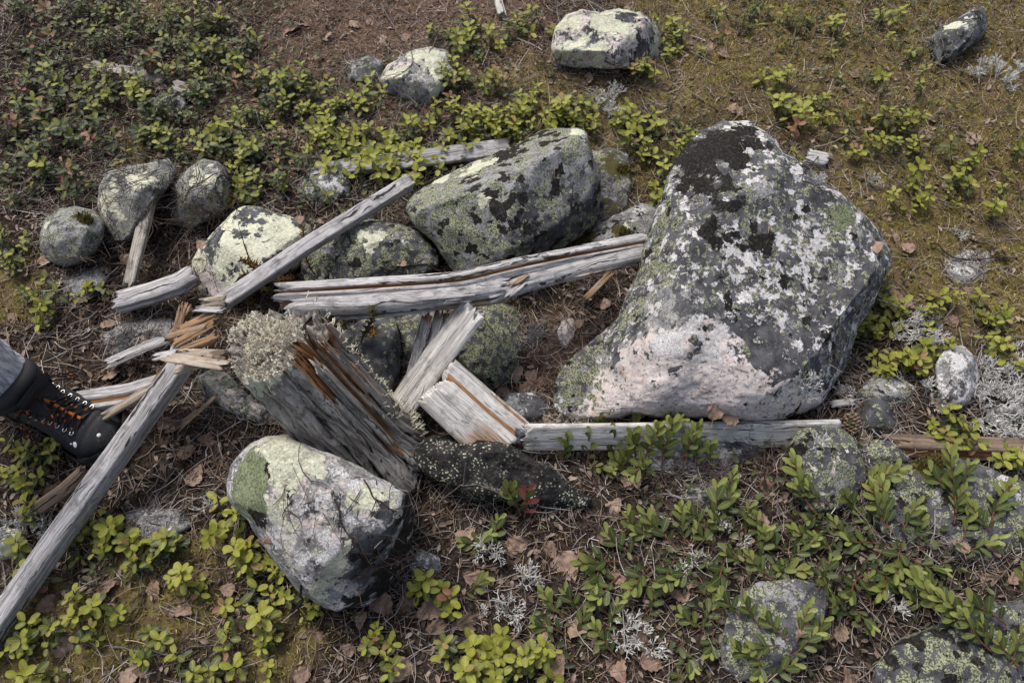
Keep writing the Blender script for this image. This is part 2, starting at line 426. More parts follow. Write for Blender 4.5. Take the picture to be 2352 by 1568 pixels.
rock('angular grey boulder with green map lichen and a shaded right flank',
     [(935,480),(952,445),(1000,414),(1060,384),(1130,354),(1200,324),(1260,297),(1330,290),(1347,303),(1360,350),(1366,385),(1378,410),(1377,450),(1372,485),(1362,520),(1330,545),(1280,572),(1240,596),(1190,613),(1130,627),(1075,637),(1050,632),(1030,607),(1010,576),(985,541),(955,516)],
     T=.14, T2=.12, tilt=.2, sub=6, c=(1160, 465), front=.38, kp=34, facets=4, seed=2, rough=.75,
     planes=[(1.62, -1.25, -.90), (1.9, 1.56, 2.55)],
     grow=dict(crust=.34, white=.15, green=.60, black=.30, cream=.05, pink=.02),
     spots=[(1260,360,90,'crust',.2),(1260,380,80,'green',.3),(1220,340,110,'black',.45),(1270,380,60,'black',.3),(1330,300,25,'cream',.9),(1090,385,45,'cream',.75),(1030,410,40,'cream',.6),(1130,400,50,'green',.2),(1150,400,60,'crust',.1),(1150,395,50,'black',.1),(1105,475,22,'cream',.85),(1130,480,110,'black',.5),(1100,560,60,'black',.5),(1080,615,40,'green',.2),(1090,620,40,'black',.05),(1330,430,70,'green',.25),(1260,540,80,'green',.3),(1290,530,110,'white',.03),(1290,540,110,'crust',.9),(1340,480,40,'crust',.6),(1300,540,80,'black',.3),(1170,330,60,'black',.75)])  # dark crust over the right flank also paints in its shade
rock('rounded boulder under the thin plank, mostly coated in cream lichen',
     [(447,640),(444,600),(460,568),(490,534),(530,494),(560,477),(600,479),(640,490),(690,503),(715,520),(720,560),(690,610),(640,640),(560,670),(500,692),(466,702),(452,682)],
     T=.09, tilt=.25, sub=6, seed=3, front=.7, grow=dict(cream=.62, crust=.7, pink=.3, green=.15, black=.25),
     spots=[(480,660,40,'cream',.3),(490,650,50,'pink',.95),(490,650,50,'crust',.1),(495,545,30,'cream',.2),(640,500,40,'cream',.5),(690,520,40,'crust',.8)])
rock('dark spotted boulder between the thin plank and the split rail',
     [(700,640),(690,600),(720,560),(780,520),(850,504),(920,514),(970,539),(1005,575),(1009,606),(985,627),(930,640),(850,668),(760,690),(710,680)],
     T=.08, tilt=.3, sub=6, seed=4, front=.7, grow=dict(crust=.62, green=.52, black=.3, cream=.06, white=.25, pink=.14), spots=[(850,545,36,'cream',.8),(730,650,40,'pink',.7),(740,650,40,'cream',.5),(960,590,40,'black',.1),(930,560,40,'white',.4)])
rock('low grey stone with dark moss wedged left of the huge boulder',
     [(1300,575),(1330,548),(1362,522),(1410,494),(1470,471),(1522,470),(1545,500),(1530,550),(1480,590),(1420,610),(1340,612)],
     T=.05, tilt=.45, sub=5, seed=5, grow=dict(crust=.3, white=.35, black=.35, green=.3), spots=[(1340,560,40,'moss',.9),(1430,530,30,'moss',.7),(1390,575,40,'moss',.7)])
rock('dim mossy stone tucked behind the angular grey boulder',
     [(1350,350),(1400,338),(1440,350),(1452,420),(1442,480),(1395,510),(1355,500),(1340,420)],
     T=.04, tilt=.5, sub=5, seed=6, grow=dict(crust=.55, green=.4, moss=.4), spots=[(1430,390,35,'moss',.8)])
rock('round pinkish stone among green leaves near the top middle',
     [(868,182),(890,150),(940,120),(990,104),(1030,118),(1043,165),(1032,210),(1002,236),(960,242),(920,226),(885,210)],
     T=.07, tilt=.3, sub=5, seed=7, grow=dict(cream=.40, pink=.55, crust=.4, green=.3, black=.15), spots=[(1000,150,50,'cream',.6),(1020,200,40,'crust',.8),(930,170,30,'cream',.65)])
rock('flat dark stone half hidden left of the round pinkish stone',
     [(790,165),(810,140),(850,125),(880,140),(885,175),(860,200),(815,195)], T=.03, tilt=.5, sub=4, seed=37, grow=dict(crust=.65, cream=.2))
rock('broad pink boulder at the top edge splashed with pale yellow lichen',
     [(1264,110),(1274,70),(1300,36),(1335,21),(1380,30),(1420,24),(1470,27),(1500,48),(1518,75),(1526,105),(1515,130),(1490,152),(1440,158),(1380,160),(1310,158),(1271,150)],
     T=.11, tilt=.22, sub=6, seed=8, front=.6, grow=dict(cream=.48, pink=.62, crust=.45, green=.15, black=.2, white=.1), spots=[(1360,70,70,'cream',.62),(1410,50,30,'crust',.75),(1480,90,40,'cream',.25),(1470,90,40,'pink',.85),(1400,120,60,'cream',.45),(1320,60,30,'pink',.8)])
rock('tilted dark grey stone in the top right corner',
     [(2130,88),(2165,60),(2200,44),(2240,17),(2263,14),(2268,60),(2252,88),(2216,115),(2180,138),(2150,150),(2134,140)],
     T=.07, tilt=.25, sub=5, seed=9, planes=[(1.2, -.9, -.5), (1.3, .4, .9)], grow=dict(crust=.62, green=.3, black=.3, white=.25), spots=[(2190,62,25,'cream',.7)])
rock('oval boulder at left, pale lichen streak down its middle',
     [(228,430),(245,395),(290,380),(340,374),(390,362),(407,390),(392,425),(352,475),(330,525),(300,555),(265,558),(240,522),(227,480)],
     T=.09, tilt=.25, sub=5, seed=10, grow=dict(cream=.25, crust=.42, pink=.35, green=.38), spots=[(310,410,34,'cream',.75),(270,460,42,'cream',.78),(275,510,26,'cream',.6),(345,395,40,'pink',.5)])
rock('smooth boulder with a cream lichen band, right of the oval boulder',
     [(385,470),(398,422),(430,390),(465,364),(502,370),(523,390),(527,440),(520,485),(490,508),(440,528),(400,520)],
     T=.09, tilt=.25, sub=5, seed=11, grow=dict(cream=.15, crust=.4, green=.45, pink=.25), spots=[(480,410,36,'cream',.9),(485,378,22,'cream',.7),(440,425,20,'cream',.5),(470,470,30,'cream',.4)])
rock('squarish grey stone at far left with bare brown front',
     [(90,540),(100,504),(130,480),(170,474),(216,484),(239,510),(236,547),(216,582),(190,603),(150,614),(110,602),(91,572)],
     T=.085, tilt=.2, sub=5, seed=12, front=.5, planes=[(1.25, 0, .9), (1.2, 0, -.5)], grow=dict(cream=.12, crust=.42, green=.42, pink=.28), spots=[(105,520,24,'cream',.6),(190,500,26,'moss',.55),(150,580,50,'crust',.2),(150,580,50,'pink',.45)])
rock('front boulder below the post with a green lichen disc and shaded black right side',
     [(521,1110),(534,1065),(570,1025),(610,1004),(660,998),(700,1014),(760,1040),(820,1074),(880,1108),(937,1128),(949,1168),(940,1260),(905,1335),(845,1385),(775,1403),(740,1392),(690,1362),(640,1302),(590,1222),(550,1172),(525,1142)],
     T=.15, T2=.11, tilt=.18, sub=6, c=(740,1190), seed=13, front=.28, kp=60, facets=2, rough=.8,
     planes=[(2.75, -2.3, -1.30), (1.3, .5, -.2)],
     grow=dict(cream=.38, pink=.55, crust=.30, green=.05, black=.2, white=.48),
     spots=[(570,1115,80,'cream',.05),(570,1115,85,'pink',.2),(572,1122,74,'lime',1),(590,1085,60,'lime',.9),(625,1075,22,'black',.95),(600,1190,26,'black',.95),(600,1190,30,'cream',.1),(640,1020,60,'cream',.75),(690,1060,40,'cream',.75),(645,1140,42,'cream',.85),(640,1210,40,'cream',.6),(790,1310,60,'cream',.85),(740,1340,60,'cream',.6),(760,1140,90,'cream',.35),(890,1140,40,'cream',.7),(880,1270,80,'cream',.1),(880,1270,90,'pink',.1),(880,1270,95,'white',.02),(895,1200,60,'white',.02),(860,1350,70,'white',.05),(880,1270,90,'black',.45),(880,1270,90,'crust',.95),(900,1200,60,'crust',.8),(860,1350,60,'crust',.85),(860,1350,60,'cream',.05)] + [(x_, y_, 48, k_, v_) for x_, y_ in ((934,1165),(930,1210),(925,1255),(905,1300),(870,1345),(835,1375)) for k_, v_ in (('cream', 0), ('white', 0), ('pink', 0), ('black', 1), ('crust', 1))])  # right flank: black lichen and crust, pushed to black to paint its shade
rock('green spotted rock behind the leaning split log',
     [(1020,730),(1060,698),(1130,692),(1190,708),(1217,745),(1219,782),(1200,832),(1170,875),(1120,905),(1080,890),(1050,845),(1015,790)],
     T=.075, T2=.1, tilt=.2, sub=5, seed=15, z=-.01, grow=dict(crust=.6, green=.62, black=.25, white=.15, cream=.05))
rock('small dark pebble right of the green spotted rock',
     [(1212,745),(1250,738),(1262,770),(1240,806),(1212,808)], T=.03, tilt=.3, sub=4, seed=17, grow=dict(crust=.75, green=.1), name='pebble')
rock('dark rock in shade just right of the post',
     [(780,770),(830,735),(905,728),(920,790),(918,860),(893,930),(850,925),(800,860)],
     T=.06, T2=.08, tilt=.25, sub=5, seed=16, grow=dict(crust=.78, green=.35, white=.1))
rock('dark green rock deep under the split rail',
     [(905,735),(960,710),(1025,712),(1040,770),(1010,850),(950,870),(915,830)],
     T=.045, T2=.08, tilt=.35, sub=5, seed=38, grow=dict(crust=.72, green=.5))
rock('low wet looking rock in the hollow below the brown leaves',
     [(1140,935),(1170,902),(1222,902),(1255,918),(1275,952),(1240,985),(1175,985),(1145,965)], T=.03, tilt=.5, sub=4, seed=18, grow=dict(crust=.6, white=.35, green=.15))
rock('buried pink stone showing through needles in the hollow',
     [(1280,760),(1290,735),(1315,728),(1325,750),(1318,775),(1300,800),(1285,790)], T=.010, T2=.03, tilt=.9, sub=4, seed=19, grow=dict(pink=1, crust=0, white=.1, green=0, black=0, cream=0), bury=.0)
rock('pink and green rock showing behind the left side of the post',
     [(448,862),(488,848),(525,860),(590,925),(650,960),(610,978),(520,945),(468,905)], T=.05, T2=.07, tilt=.4, sub=5, seed=20, grow=dict(pink=.55, green=.45, crust=.4), spots=[(490,870,24,'cream',.8),(590,950,40,'pink',.8)])
rock('rounded stone at the right end of the white plank, pink scar on its face',
     [(1806,1065),(1812,1028),(1832,988),(1872,974),(1922,977),(1962,1004),(1978,1042),(1988,1082),(1990,1115),(1960,1155),(1900,1178),(1850,1172),(1822,1125)],
     T=.045, tilt=.5, sub=5, front=.55, seed=21, grow=dict(crust=.72, green=.50, black=.30, pink=.05, white=.08), spots=[(1910,1070,40,'pink',.85),(1920,1090,40,'crust',.1),(1915,1110,30,'white',.6)])
rock('small spotted stone beside the stone with the pink scar',
     [(1965,1045),(1985,1014),(2030,1003),(2080,1028),(2092,1062),(2060,1085),(2000,1088)], T=.03, tilt=.4, sub=5, seed=22, grow=dict(crust=.7, green=.5, white=.08))
rock('flat dark stone striped with black lichen among bearberry at right',
     [(1982,1130),(1990,1095),(2020,1070),(2070,1058),(2130,1078),(2180,1090),(2180,1180),(2130,1260),(2060,1262),(2010,1210)], T=.03, tilt=.7, sub=5, front=.5, seed=23, grow=dict(crust=.75, green=.5, black=.4, white=.08), spots=[(2050,1130,50,'green',.65)])
rock('long grey boulder at the right edge with a pale scar',
     [(2088,1065),(2150,1044),(2200,1053),(2280,1074),(2352,1108),(2420,1190),(2370,1270),(2270,1292),(2180,1270),(2120,1190),(2092,1115)],
     T=.035, tilt=.65, sub=6, front=.5, seed=24, grow=dict(crust=.66, green=.46, black=.28, white=.18), spots=[(2320,1110,30,'pink',.8),(2320,1120,30,'white',.7),(2130,1062,45,'moss',1)])
rock('grey rock leaning in front of the white plank',
     [(1448,1042),(1500,1000),(1580,984),(1680,988),(1742,1000),(1764,1032),(1752,1072),(1680,1090),(1560,1086),(1478,1084)], T=.03, tilt=.5, sub=5, front=.5, seed=25, grow=dict(crust=.55, white=.28, green=.2, pink=.12), spots=[(1740,1040,30,'crust',.85)])
rock('half buried grey stone below the leaning grey rock',
     [(1548,1150),(1578,1120),(1650,1104),(1695,1120),(1685,1162),(1622,1180),(1560,1175)], T=.02, tilt=.7, sub=4, seed=26, grow=dict(crust=.5, green=.35, white=.2))
rock('upright pale grey stone with rusty stains at right',
     [(2148,835),(2168,800),(2210,793),(2242,820),(2248,870),(2232,922),(2200,945),(2165,935),(2150,890)], T=.045, tilt=.35, sub=5, seed=27, grow=dict(crust=.2, white=.5, green=.2, black=.1, pink=.1), spots=[(2190,920,35,'crust',.75),(2190,860,30,'pink',.45)])
rock('dark pointed stone above the brown log at right',
     [(1968,965),(1990,918),(2012,903),(2050,930),(2068,982),(2050,1004),(1980,1000)], T=.045, tilt=.3, sub=5, seed=28, planes=[(1, .9, .2), (1, -.9, .2)], grow=dict(crust=.75, green=.35, white=.12))
rock('low stone with rust spot beside the dark pointed stone',
     [(1960,905),(1985,878),(2010,864),(2070,862),(2104,890),(2094,930),(2040,935),(1990,930)], T=.03, tilt=.5, sub=5, seed=29, grow=dict(crust=.4, white=.4, green=.45), spots=[(2090,900,25,'green',.8)])
rock('pale flat stone sunk in moss at the right side',
     [(2158,625),(2178,590),(2222,573),(2272,578),(2298,605),(2288,645),(2232,658),(2172,650)], T=.018, tilt=.8, sub=5, seed=30, grow=dict(crust=.3, white=.45, moss=.3, green=.15))
rock('round stone at the bottom crossed by bearberry stems',
     [(1652,1485),(1668,1420),(1690,1368),(1742,1338),(1832,1328),(1892,1343),(1904,1382),(1882,1452),(1842,1515),(1782,1556),(1702,1566),(1660,1535)], T=.035, tilt=.6, sub=5, front=.5, seed=31, grow=dict(crust=.62, green=.52, black=.15, white=.22), spots=[(1860,1390,50,'green',.2)])
rock('big dark boulder in the bottom right corner',
     [(1985,1580),(2008,1530),(2050,1478),(2110,1448),(2200,1418),(2290,1388),(2360,1366),(2440,1400),(2460,1560),(2400,1680),(2200,1700),(2030,1660)], T=.05, tilt=.5, sub=6, front=.5, seed=32, grow=dict(crust=.70, green=.48, black=.38, white=.14), spots=[(2180,1530,60,'green',.7),(2100,1470,40,'black',.6)])
rock('small pale stone under litter at bottom middle',
     [(938,1285),(968,1258),(1010,1278),(1022,1322),(982,1356),(948,1345)], T=.02, tilt=.6, sub=4, seed=33, grow=dict(crust=.3, white=.5, moss=.3))
rock('flat lilac grey slab buried in dead heather at left',
     [(225,770),(300,738),(390,730),(420,760),(335,805),(258,825)], T=.012, tilt=.9, sub=5, seed=34, grow=dict(crust=.4, white=.35, pink=.3, green=.1), bury=.0)
rock('buried grey stone below the long square beam',
     [(275,1185),(330,1165),(420,1170),(445,1205),(400,1235),(310,1225)], T=.012, tilt=.9, sub=4, seed=35, grow=dict(crust=.5, white=.3, green=.1), bury=.0)
rock('small grey stone under leaves near the top left',
     [(348,235),(372,216),(410,213),(434,238),(410,264),(360,266)], T=.025, tilt=.5, sub=4, seed=36, grow=dict(crust=.5, white=.3, green=.2))
rock('lichen spotted stone between the two thin planks',
     [(690,420),(720,385),(765,378),(805,415),(800,455),(750,470),(705,460)], T=.03, tilt=.4, sub=4, seed=39, grow=dict(crust=.5, white=.45, cream=.2, pink=.2))
rock('grey stone in heather left of the curved log',
     [(135,650),(170,625),(225,612),(250,640),(230,680),(170,690)], T=.02, tilt=.6, sub=4, seed=40, grow=dict(crust=.55, white=.2, green=.2, moss=.2))
rock('pale cream stone at the left edge beside the long beam',
     [(-30,1235),(0,1212),(45,1210),(62,1240),(50,1275),(5,1290),(-30,1275)], T=.03, tilt=.4, sub=4, seed=41, grow=dict(cream=.75, crust=.3))

# one surface to stand things on
def make_bvh():
    V = []; F = []; n = 0
    me = GROUND.data
    gv = np.empty(len(me.vertices) * 3); me.vertices.foreach_get('co', gv); gv = gv.reshape(-1, 3)
    gf = np.empty(len(me.polygons) * 4, np.int32); me.polygons.foreach_get('vertices', gf); gf = gf.reshape(-1, 4)
    V += gv.tolist(); F += gf.tolist(); n = len(gv)
    for v, f in ROCKS: V += v.tolist(); F += (f + n).tolist(); n += len(v)
    return BVHTree.FromPolygons(V, F)
BVH = None
def surf(x, y):
    """first surface met on the sight line of a picture point"""
    d = Vector(ray(x, y)).normalized()
    h = BVH.ray_cast(Vector(CAMP), d)
    return np.array(h[0]) if h[0] is not None else at(x, y, 0)
def top_z(p):
    h = BVH.ray_cast(Vector((p[0], p[1], 2.0)), Vector((0, 0, -1)))
    return h[0].z if h[0] is not None else 0.0
# ------------------------------------------------------------------ weathered wood
def wood_material(name, pale=(0.47, 0.455, 0.457), mid=(0.235, 0.226, 0.228), dark=(0.035, 0.030, 0.028), heart=(0.26, 0.13, 0.055)):
    b = NB(name)
    g = b.attr('grain'); G = g.outputs['Vector']
    w = b.sep(b.attr('wear').outputs['Color']); heart_m, lich, darkening = w[0], w[1], w[2]
    st_ = b.n('VectorMath', {0: G, 1: (6.0, 260.0, 260.0)}, operation='MULTIPLY').outputs[0]
    s2 = b.n('VectorMath', {0: G, 1: (14.0, 800.0, 800.0)}, operation='MULTIPLY').outputs[0]
    s3 = b.n('VectorMath', {0: G, 1: (3.0, 120.0, 120.0)}, operation='MULTIPLY').outputs[0]
    tcw = b.n('TexCoord').outputs['Object']; kv = b.n('TexVoronoi', {'Vector': b.n('VectorMath', {0: G, 1: (7.0, 26.0, 26.0)}, operation='MULTIPLY').outputs[0], 'Scale': 1.0})
    kn = b.math('MULTIPLY', b.ramp(kv.outputs['Distance'], .42, .05), b.ramp(b.sep(kv.outputs['Color'])[0], .70, .74))
    wob = b.n('CombineXYZ', {0: 0.0, 1: b.math('MULTIPLY_ADD', kn, 2.6, b.math('MULTIPLY', b.noise(tcw, 16, 3), 3.2)), 2: b.math('MULTIPLY', b.noise(tcw, 11, 2), 3.0)}).outputs[0]
    st_ = b.n('VectorMath', {0: st_, 1: wob}, operation='ADD').outputs[0]; s2 = b.n('VectorMath', {0: s2, 1: b.n('VectorMath', {0: wob, 'Scale': 3.0}, operation='SCALE').outputs[0]}, operation='ADD').outputs[0]; s3 = b.n('VectorMath', {0: s3, 1: wob}, operation='ADD').outputs[0]
    n1 = b.noise(st_, 1.0, 5, 0.65, 0.3); n2 = b.noise(s2, 1.0, 3, 0.6); n3 = b.noise(s3, 1.0, 4, 0.6, 0.4)
    n4 = b.noise(G, 40, 4, 0.6)
    col = b.mix(b.ramp(n1, 0.36, 0.60), mid, pale)
    col = b.mix(b.ramp(n4, 0.5, 0.75), col, tuple(0.75 * v for v in mid))
    crack = b.ramp(n3, 0.385, 0.34); fine = b.ramp(n2, 0.44, 0.36)
    col = b.mix(b.math('MULTIPLY', fine, 0.75), col, dark)
    col = b.mix(crack, col, dark)
    col = b.mix(b.ramp(kn, .55, .9), col, tuple(.45 * v for v in mid))
    col = b.mix(b.math('MULTIPLY', b.ramp(b.noise(tcw, 21, 5, .65), .54, .70), .55), col, tuple(.8 * v for v in mid))
    hm = b.ramp(b.math('ADD', heart_m, b.math('MULTIPLY', b.math('SUBTRACT', n1, 0.5), 0.9)), 0.35, 0.6)
    hc = b.mix(b.ramp(n2, 0.3, 0.7), tuple(0.35 * v for v in heart), heart)
    hc = b.mix(b.ramp(n1, 0.55, 0.75), hc, tuple(min(1, 1.55 * v + .02) for v in heart))
    col = b.mix(hm, col, hc)
    col = b.mix(b.ramp(b.math('ADD', darkening, b.math('MULTIPLY', b.math('SUBTRACT', n4, 0.5), 0.8)), 0.4, 0.75), col, (0.025, 0.020, 0.017))
    tc = b.n('TexCoord').outputs['Object']
    nl = b.noise(tc, 75, 6, 0.7)
    fl = b.ramp(b.math('ADD', b.math('SUBTRACT', nl, 0.5), b.math('MULTIPLY_ADD', lich, 0.7, -0.36)), 0.0, 0.03)
    lc = b.mix(b.noise(tc, 320, 2), (0.42, 0.43, 0.31), (0.62, 0.62, 0.50))
    col = b.mix(fl, col, lc)
    h = b.math('MULTIPLY_ADD', n1, 0.8, b.math('MULTIPLY', n2, 0.35))
    h = b.math('MULTIPLY_ADD', crack, -1.1, h)
    h = b.math('MULTIPLY_ADD', fl, b.math('ADD', b.noise(tc, 320, 2), 0.2), h)
    return b.done(col, 0.82, b.bump(h, 0.9, 0.0018), 0.22)
M_WOOD = wood_material('weathered_wood')
M_PALE = wood_material('bleached_wood', (0.62, 0.60, 0.575), (0.36, 0.34, 0.325), (0.06, 0.048, 0.04), (0.36, 0.20, 0.10))
M_POST = wood_material('rotting_wood', (0.42, 0.385, 0.345), (0.175, 0.155, 0.135), (0.022, 0.018, 0.016), (0.33, 0.150, 0.062))
M_BROWN = wood_material('brown_wood', (0.24, 0.18, 0.135), (0.12, 0.085, 0.062), (0.025, 0.018, 0.014), (0.22, 0.11, 0.05))
M_CHAR = wood_material('blackened_wood', (0.055, 0.052, 0.05), (0.022, 0.021, 0.021), (0.008, 0.008, 0.008), (0.07, 0.045, 0.03))
M_SPLIT = wood_material('fresh_split_wood', (0.46, 0.40, 0.34), (0.26, 0.20, 0.15), (0.04, 0.027, 0.02), (0.34, 0.215, 0.125))

def section(kind, n, W, H, rnd=0.18, seed=0):
    """closed cross-section, u across and v up"""
    th = np.linspace(0, 2 * np.pi, n, endpoint=False) + np.pi / n
    c, s = np.cos(th), np.sin(th)
    if kind == 'square':
        p = 9.0; k = (np.abs(c) ** p + np.abs(s) ** p) ** (-1 / p)
    elif kind == 'half':
        p = 3.0; k = (np.abs(c) ** p + np.abs(s) ** p) ** (-1 / p); k = np.where(s < 0, k * .75, k)
    elif kind == 'split':
        k = 1 + 0.20 * np.cos(3 * th + seed) + 0.13 * np.cos(5 * th + 2.1 * seed)
    else:
        k = np.ones(n)
    return np.stack([c * k * W / 2, s * k * H / 2], -1), th

def pole(pts, Wd, Hd, kind='square', n=44, step=.006, rough=.0012, deep=.0, jag=(0.0, 0.0), taper=(1, 1), roll=0.0, seed=0, heart=0.0, lich=0.0, darkening=0.0, spikes=9, heart_end=0.0, hfun=None):
    """a piece of timber along pts, its ends torn by jag metres; returns V, F, attrs"""
    pts = np.array(pts, float)
    seg = np.linalg.norm(np.diff(pts, axis=0), axis=1); cum = np.concatenate([[0], np.cumsum(seg)]); L = cum[-1]
    m = max(6, int(L / step))
    sec, th = section(kind, n, Wd, Hd, seed=seed)
    e0 = jag[0] * (0.5 + 0.5 * vn(np.stack([np.cos(th) * spikes / 2.2, np.sin(th) * spikes / 2.2, th * 0 + seed], -1), seed)) ** 1.5
    e1 = jag[1] * (0.5 + 0.5 * vn(np.stack([np.cos(th) * spikes / 2.2, np.sin(th) * spikes / 2.2, th * 0 + seed + 5], -1), seed + 3)) ** 1.5
    t = np.linspace(0, 1, m)[:, None]
    sl = e0[None] + t * (L - e1 - e0)[None]                        # (m, n) arc length
    if len(pts) > 2:
        k = 25; xs = np.linspace(0, L, 200); C = np.stack([np.interp(xs, cum, pts[:, q]) for q in range(3)], -1)
        ker = np.hanning(k); ker /= ker.sum(); pad = np.concatenate([np.repeat(C[:1], k, 0) + (np.arange(-k, 0)[:, None]) * (C[1] - C[0]), C, np.repeat(C[-1:], k, 0) + (np.arange(1, k + 1)[:, None]) * (C[-1] - C[-2])])
        C = np.stack([np.convolve(pad[:, q], ker, 'same') for q in range(3)], -1)[k:-k]
    else:
        xs = np.linspace(0, L, 200); C = np.stack([np.interp(xs, cum, pts[:, q]) for q in range(3)], -1)
    Tn = np.gradient(C, axis=0); Tn /= np.linalg.norm(Tn, axis=1)[:, None]
    up = np.array([0, 0, 1.0]); Sd = np.cross(Tn, up); Sd /= np.linalg.norm(Sd, axis=1)[:, None]; Up = np.cross(Sd, Tn)
    cr, sr = math.cos(roll), math.sin(roll)
    Sd, Up = Sd * cr + Up * sr, Up * cr - Sd * sr
    I = lambda A: np.stack([np.interp(sl, xs, A[:, q]) for q in range(3)], -1)
    tap = taper[0] + (taper[1] - taper[0]) * sl / L
    u = sec[None, :, 0] * tap; v = sec[None, :, 1] * tap
    gp = np.stack([sl * 5, u * 260, v * 260], -1) + seed * 3.3
    gl = np.stack([sl * 1.8, u * 95, v * 95], -1) + seed * 1.7
    d = rough * (fbm(gp, 1, 3, seed) * 1.0) + rough * (.6 if kind == 'square' else 1.4) * fbm(gl, 1, 3, seed + 4)
    if deep: d = d - deep * sstep(0.10, 0.42, fbm(gl * np.array([.6, .8, .8]), 1, 3, seed + 8))
    rr = np.sqrt(u * u + v * v) + 1e-9
    d = np.maximum(d, -0.7 * rr)
    u2 = u * (1 + d / rr); v2 = v * (1 + d / rr)
    P = I(C) + I(Sd) * u2[..., None] + I(Up) * v2[..., None]
    V = P.reshape(-1, 3)
    i = np.arange(m - 1)[:, None] * n + np.arange(n)[None]; j = np.arange(m - 1)[:, None] * n + (np.arange(n)[None] + 1) % n
    F = np.stack([i, j, j + n, i + n], -1).reshape(-1, 4)
    # torn ends sink towards the pith
    c0 = P[0].mean(0) + (I(Tn)[0].mean(0)) * jag[0] * .25; c1 = P[-1].mean(0) - (I(Tn)[-1].mean(0)) * jag[1] * .25
    mid0 = P[0] * .45 + c0 * .55 + I(Tn)[0] * (0.35 * jag[0] * vn(P[0] * 300, seed + 1))[:, None]
    mid1 = P[-1] * .45 + c1 * .55 - I(Tn)[-1] * (0.35 * jag[1] * vn(P[-1] * 300, seed + 2))[:, None]
    b0 = len(V); V = np.concatenate([V, mid0, mid1, c0[None], c1[None]])
    a = np.arange(n); an = (a + 1) % n; l = (m - 1) * n
    Q = np.concatenate([np.stack([an, a, b0 + a, b0 + an], -1), np.stack([l + a, l + an, b0 + n + an, b0 + n + a], -1)])
    T3 = np.concatenate([np.stack([b0 + an, b0 + a, np.full(n, b0 + 2 * n)], -1), np.stack([b0 + n + a, b0 + n + an, np.full(n, b0 + 2 * n + 1)], -1)])
    gs = np.concatenate([np.stack([sl, u, v], -1).reshape(-1, 3), np.stack([sl[0], sec[:, 0] * .45, sec[:, 1] * .45], -1), np.stack([sl[-1], sec[:, 0] * .45, sec[:, 1] * .45], -1), [[0, 0, 0], [L, 0, 0]]])
    hp = heart + 2.2 * sstep(.0010, .006, -(d)).reshape(-1) * (deep > 0) * (0.5 if heart > 0 or kind != 'square' else 0.12)
    if heart_end:
        e = np.minimum(sl, L - sl).reshape(-1); hp = hp + 1.0 * np.exp(-e / heart_end)
    if hfun is not None: hp = hp + hfun(sl / L, th[None].repeat(m, 0)).reshape(-1)
    hp = np.concatenate([hp, np.full(2 * n + 2, heart + .12)])
    wear = np.stack([np.clip(hp, 0, 1), np.full(len(V), lich), np.full(len(V), darkening)], -1)
    return V, [np.concatenate([F, Q]), T3], {'grain': gs + seed * 0.37, 'wear': wear}

def part(name, vfa, mat, parent=None, loc=None):
    V, F, A = vfa
    if parent is not None: loc0 = np.array(parent.location); V = V - loc0
    o = mk(name, V, F, mat, parent, attrs=A, loc=None if parent is not None else (V.mean(0) if loc is None else loc))
    if parent is None: WOODS.append(o)
    return o
WOODS = []
def mpx(x, y, z=0.0): return float(gdepth(x, y, z)) / FL       # metres per picture unit there
def A3(*p): return [at(x, y, z) for x, y, z in p]

# long square beam, front left: upper end rests against the post, lower end runs out of the picture
tag(part('square_beam', pole(A3((418, 838, .105), (205, 1132, .055), (-60, 1510, .022)), .029, .034, 'square', roll=.10, seed=1, rough=.0009, deep=.005, jag=(.01, .01), lich=.12), M_WOOD),
    'long silver grey square beam running from the post to the bottom left', 'beam', 'broken fence timber')
# its broken counterpart, thin plank going up to the right
tag(part('thin_plank', pole(A3((942, 418, .075), (700, 570, .115), (470, 725, .12)), .027, .027, 'square', roll=.25, seed=2, rough=.0008, deep=.003, jag=(.004, .03)), M_WOOD),
    'thin grey square plank lying diagonally across the lichen boulders', 'plank', 'broken fence timber')
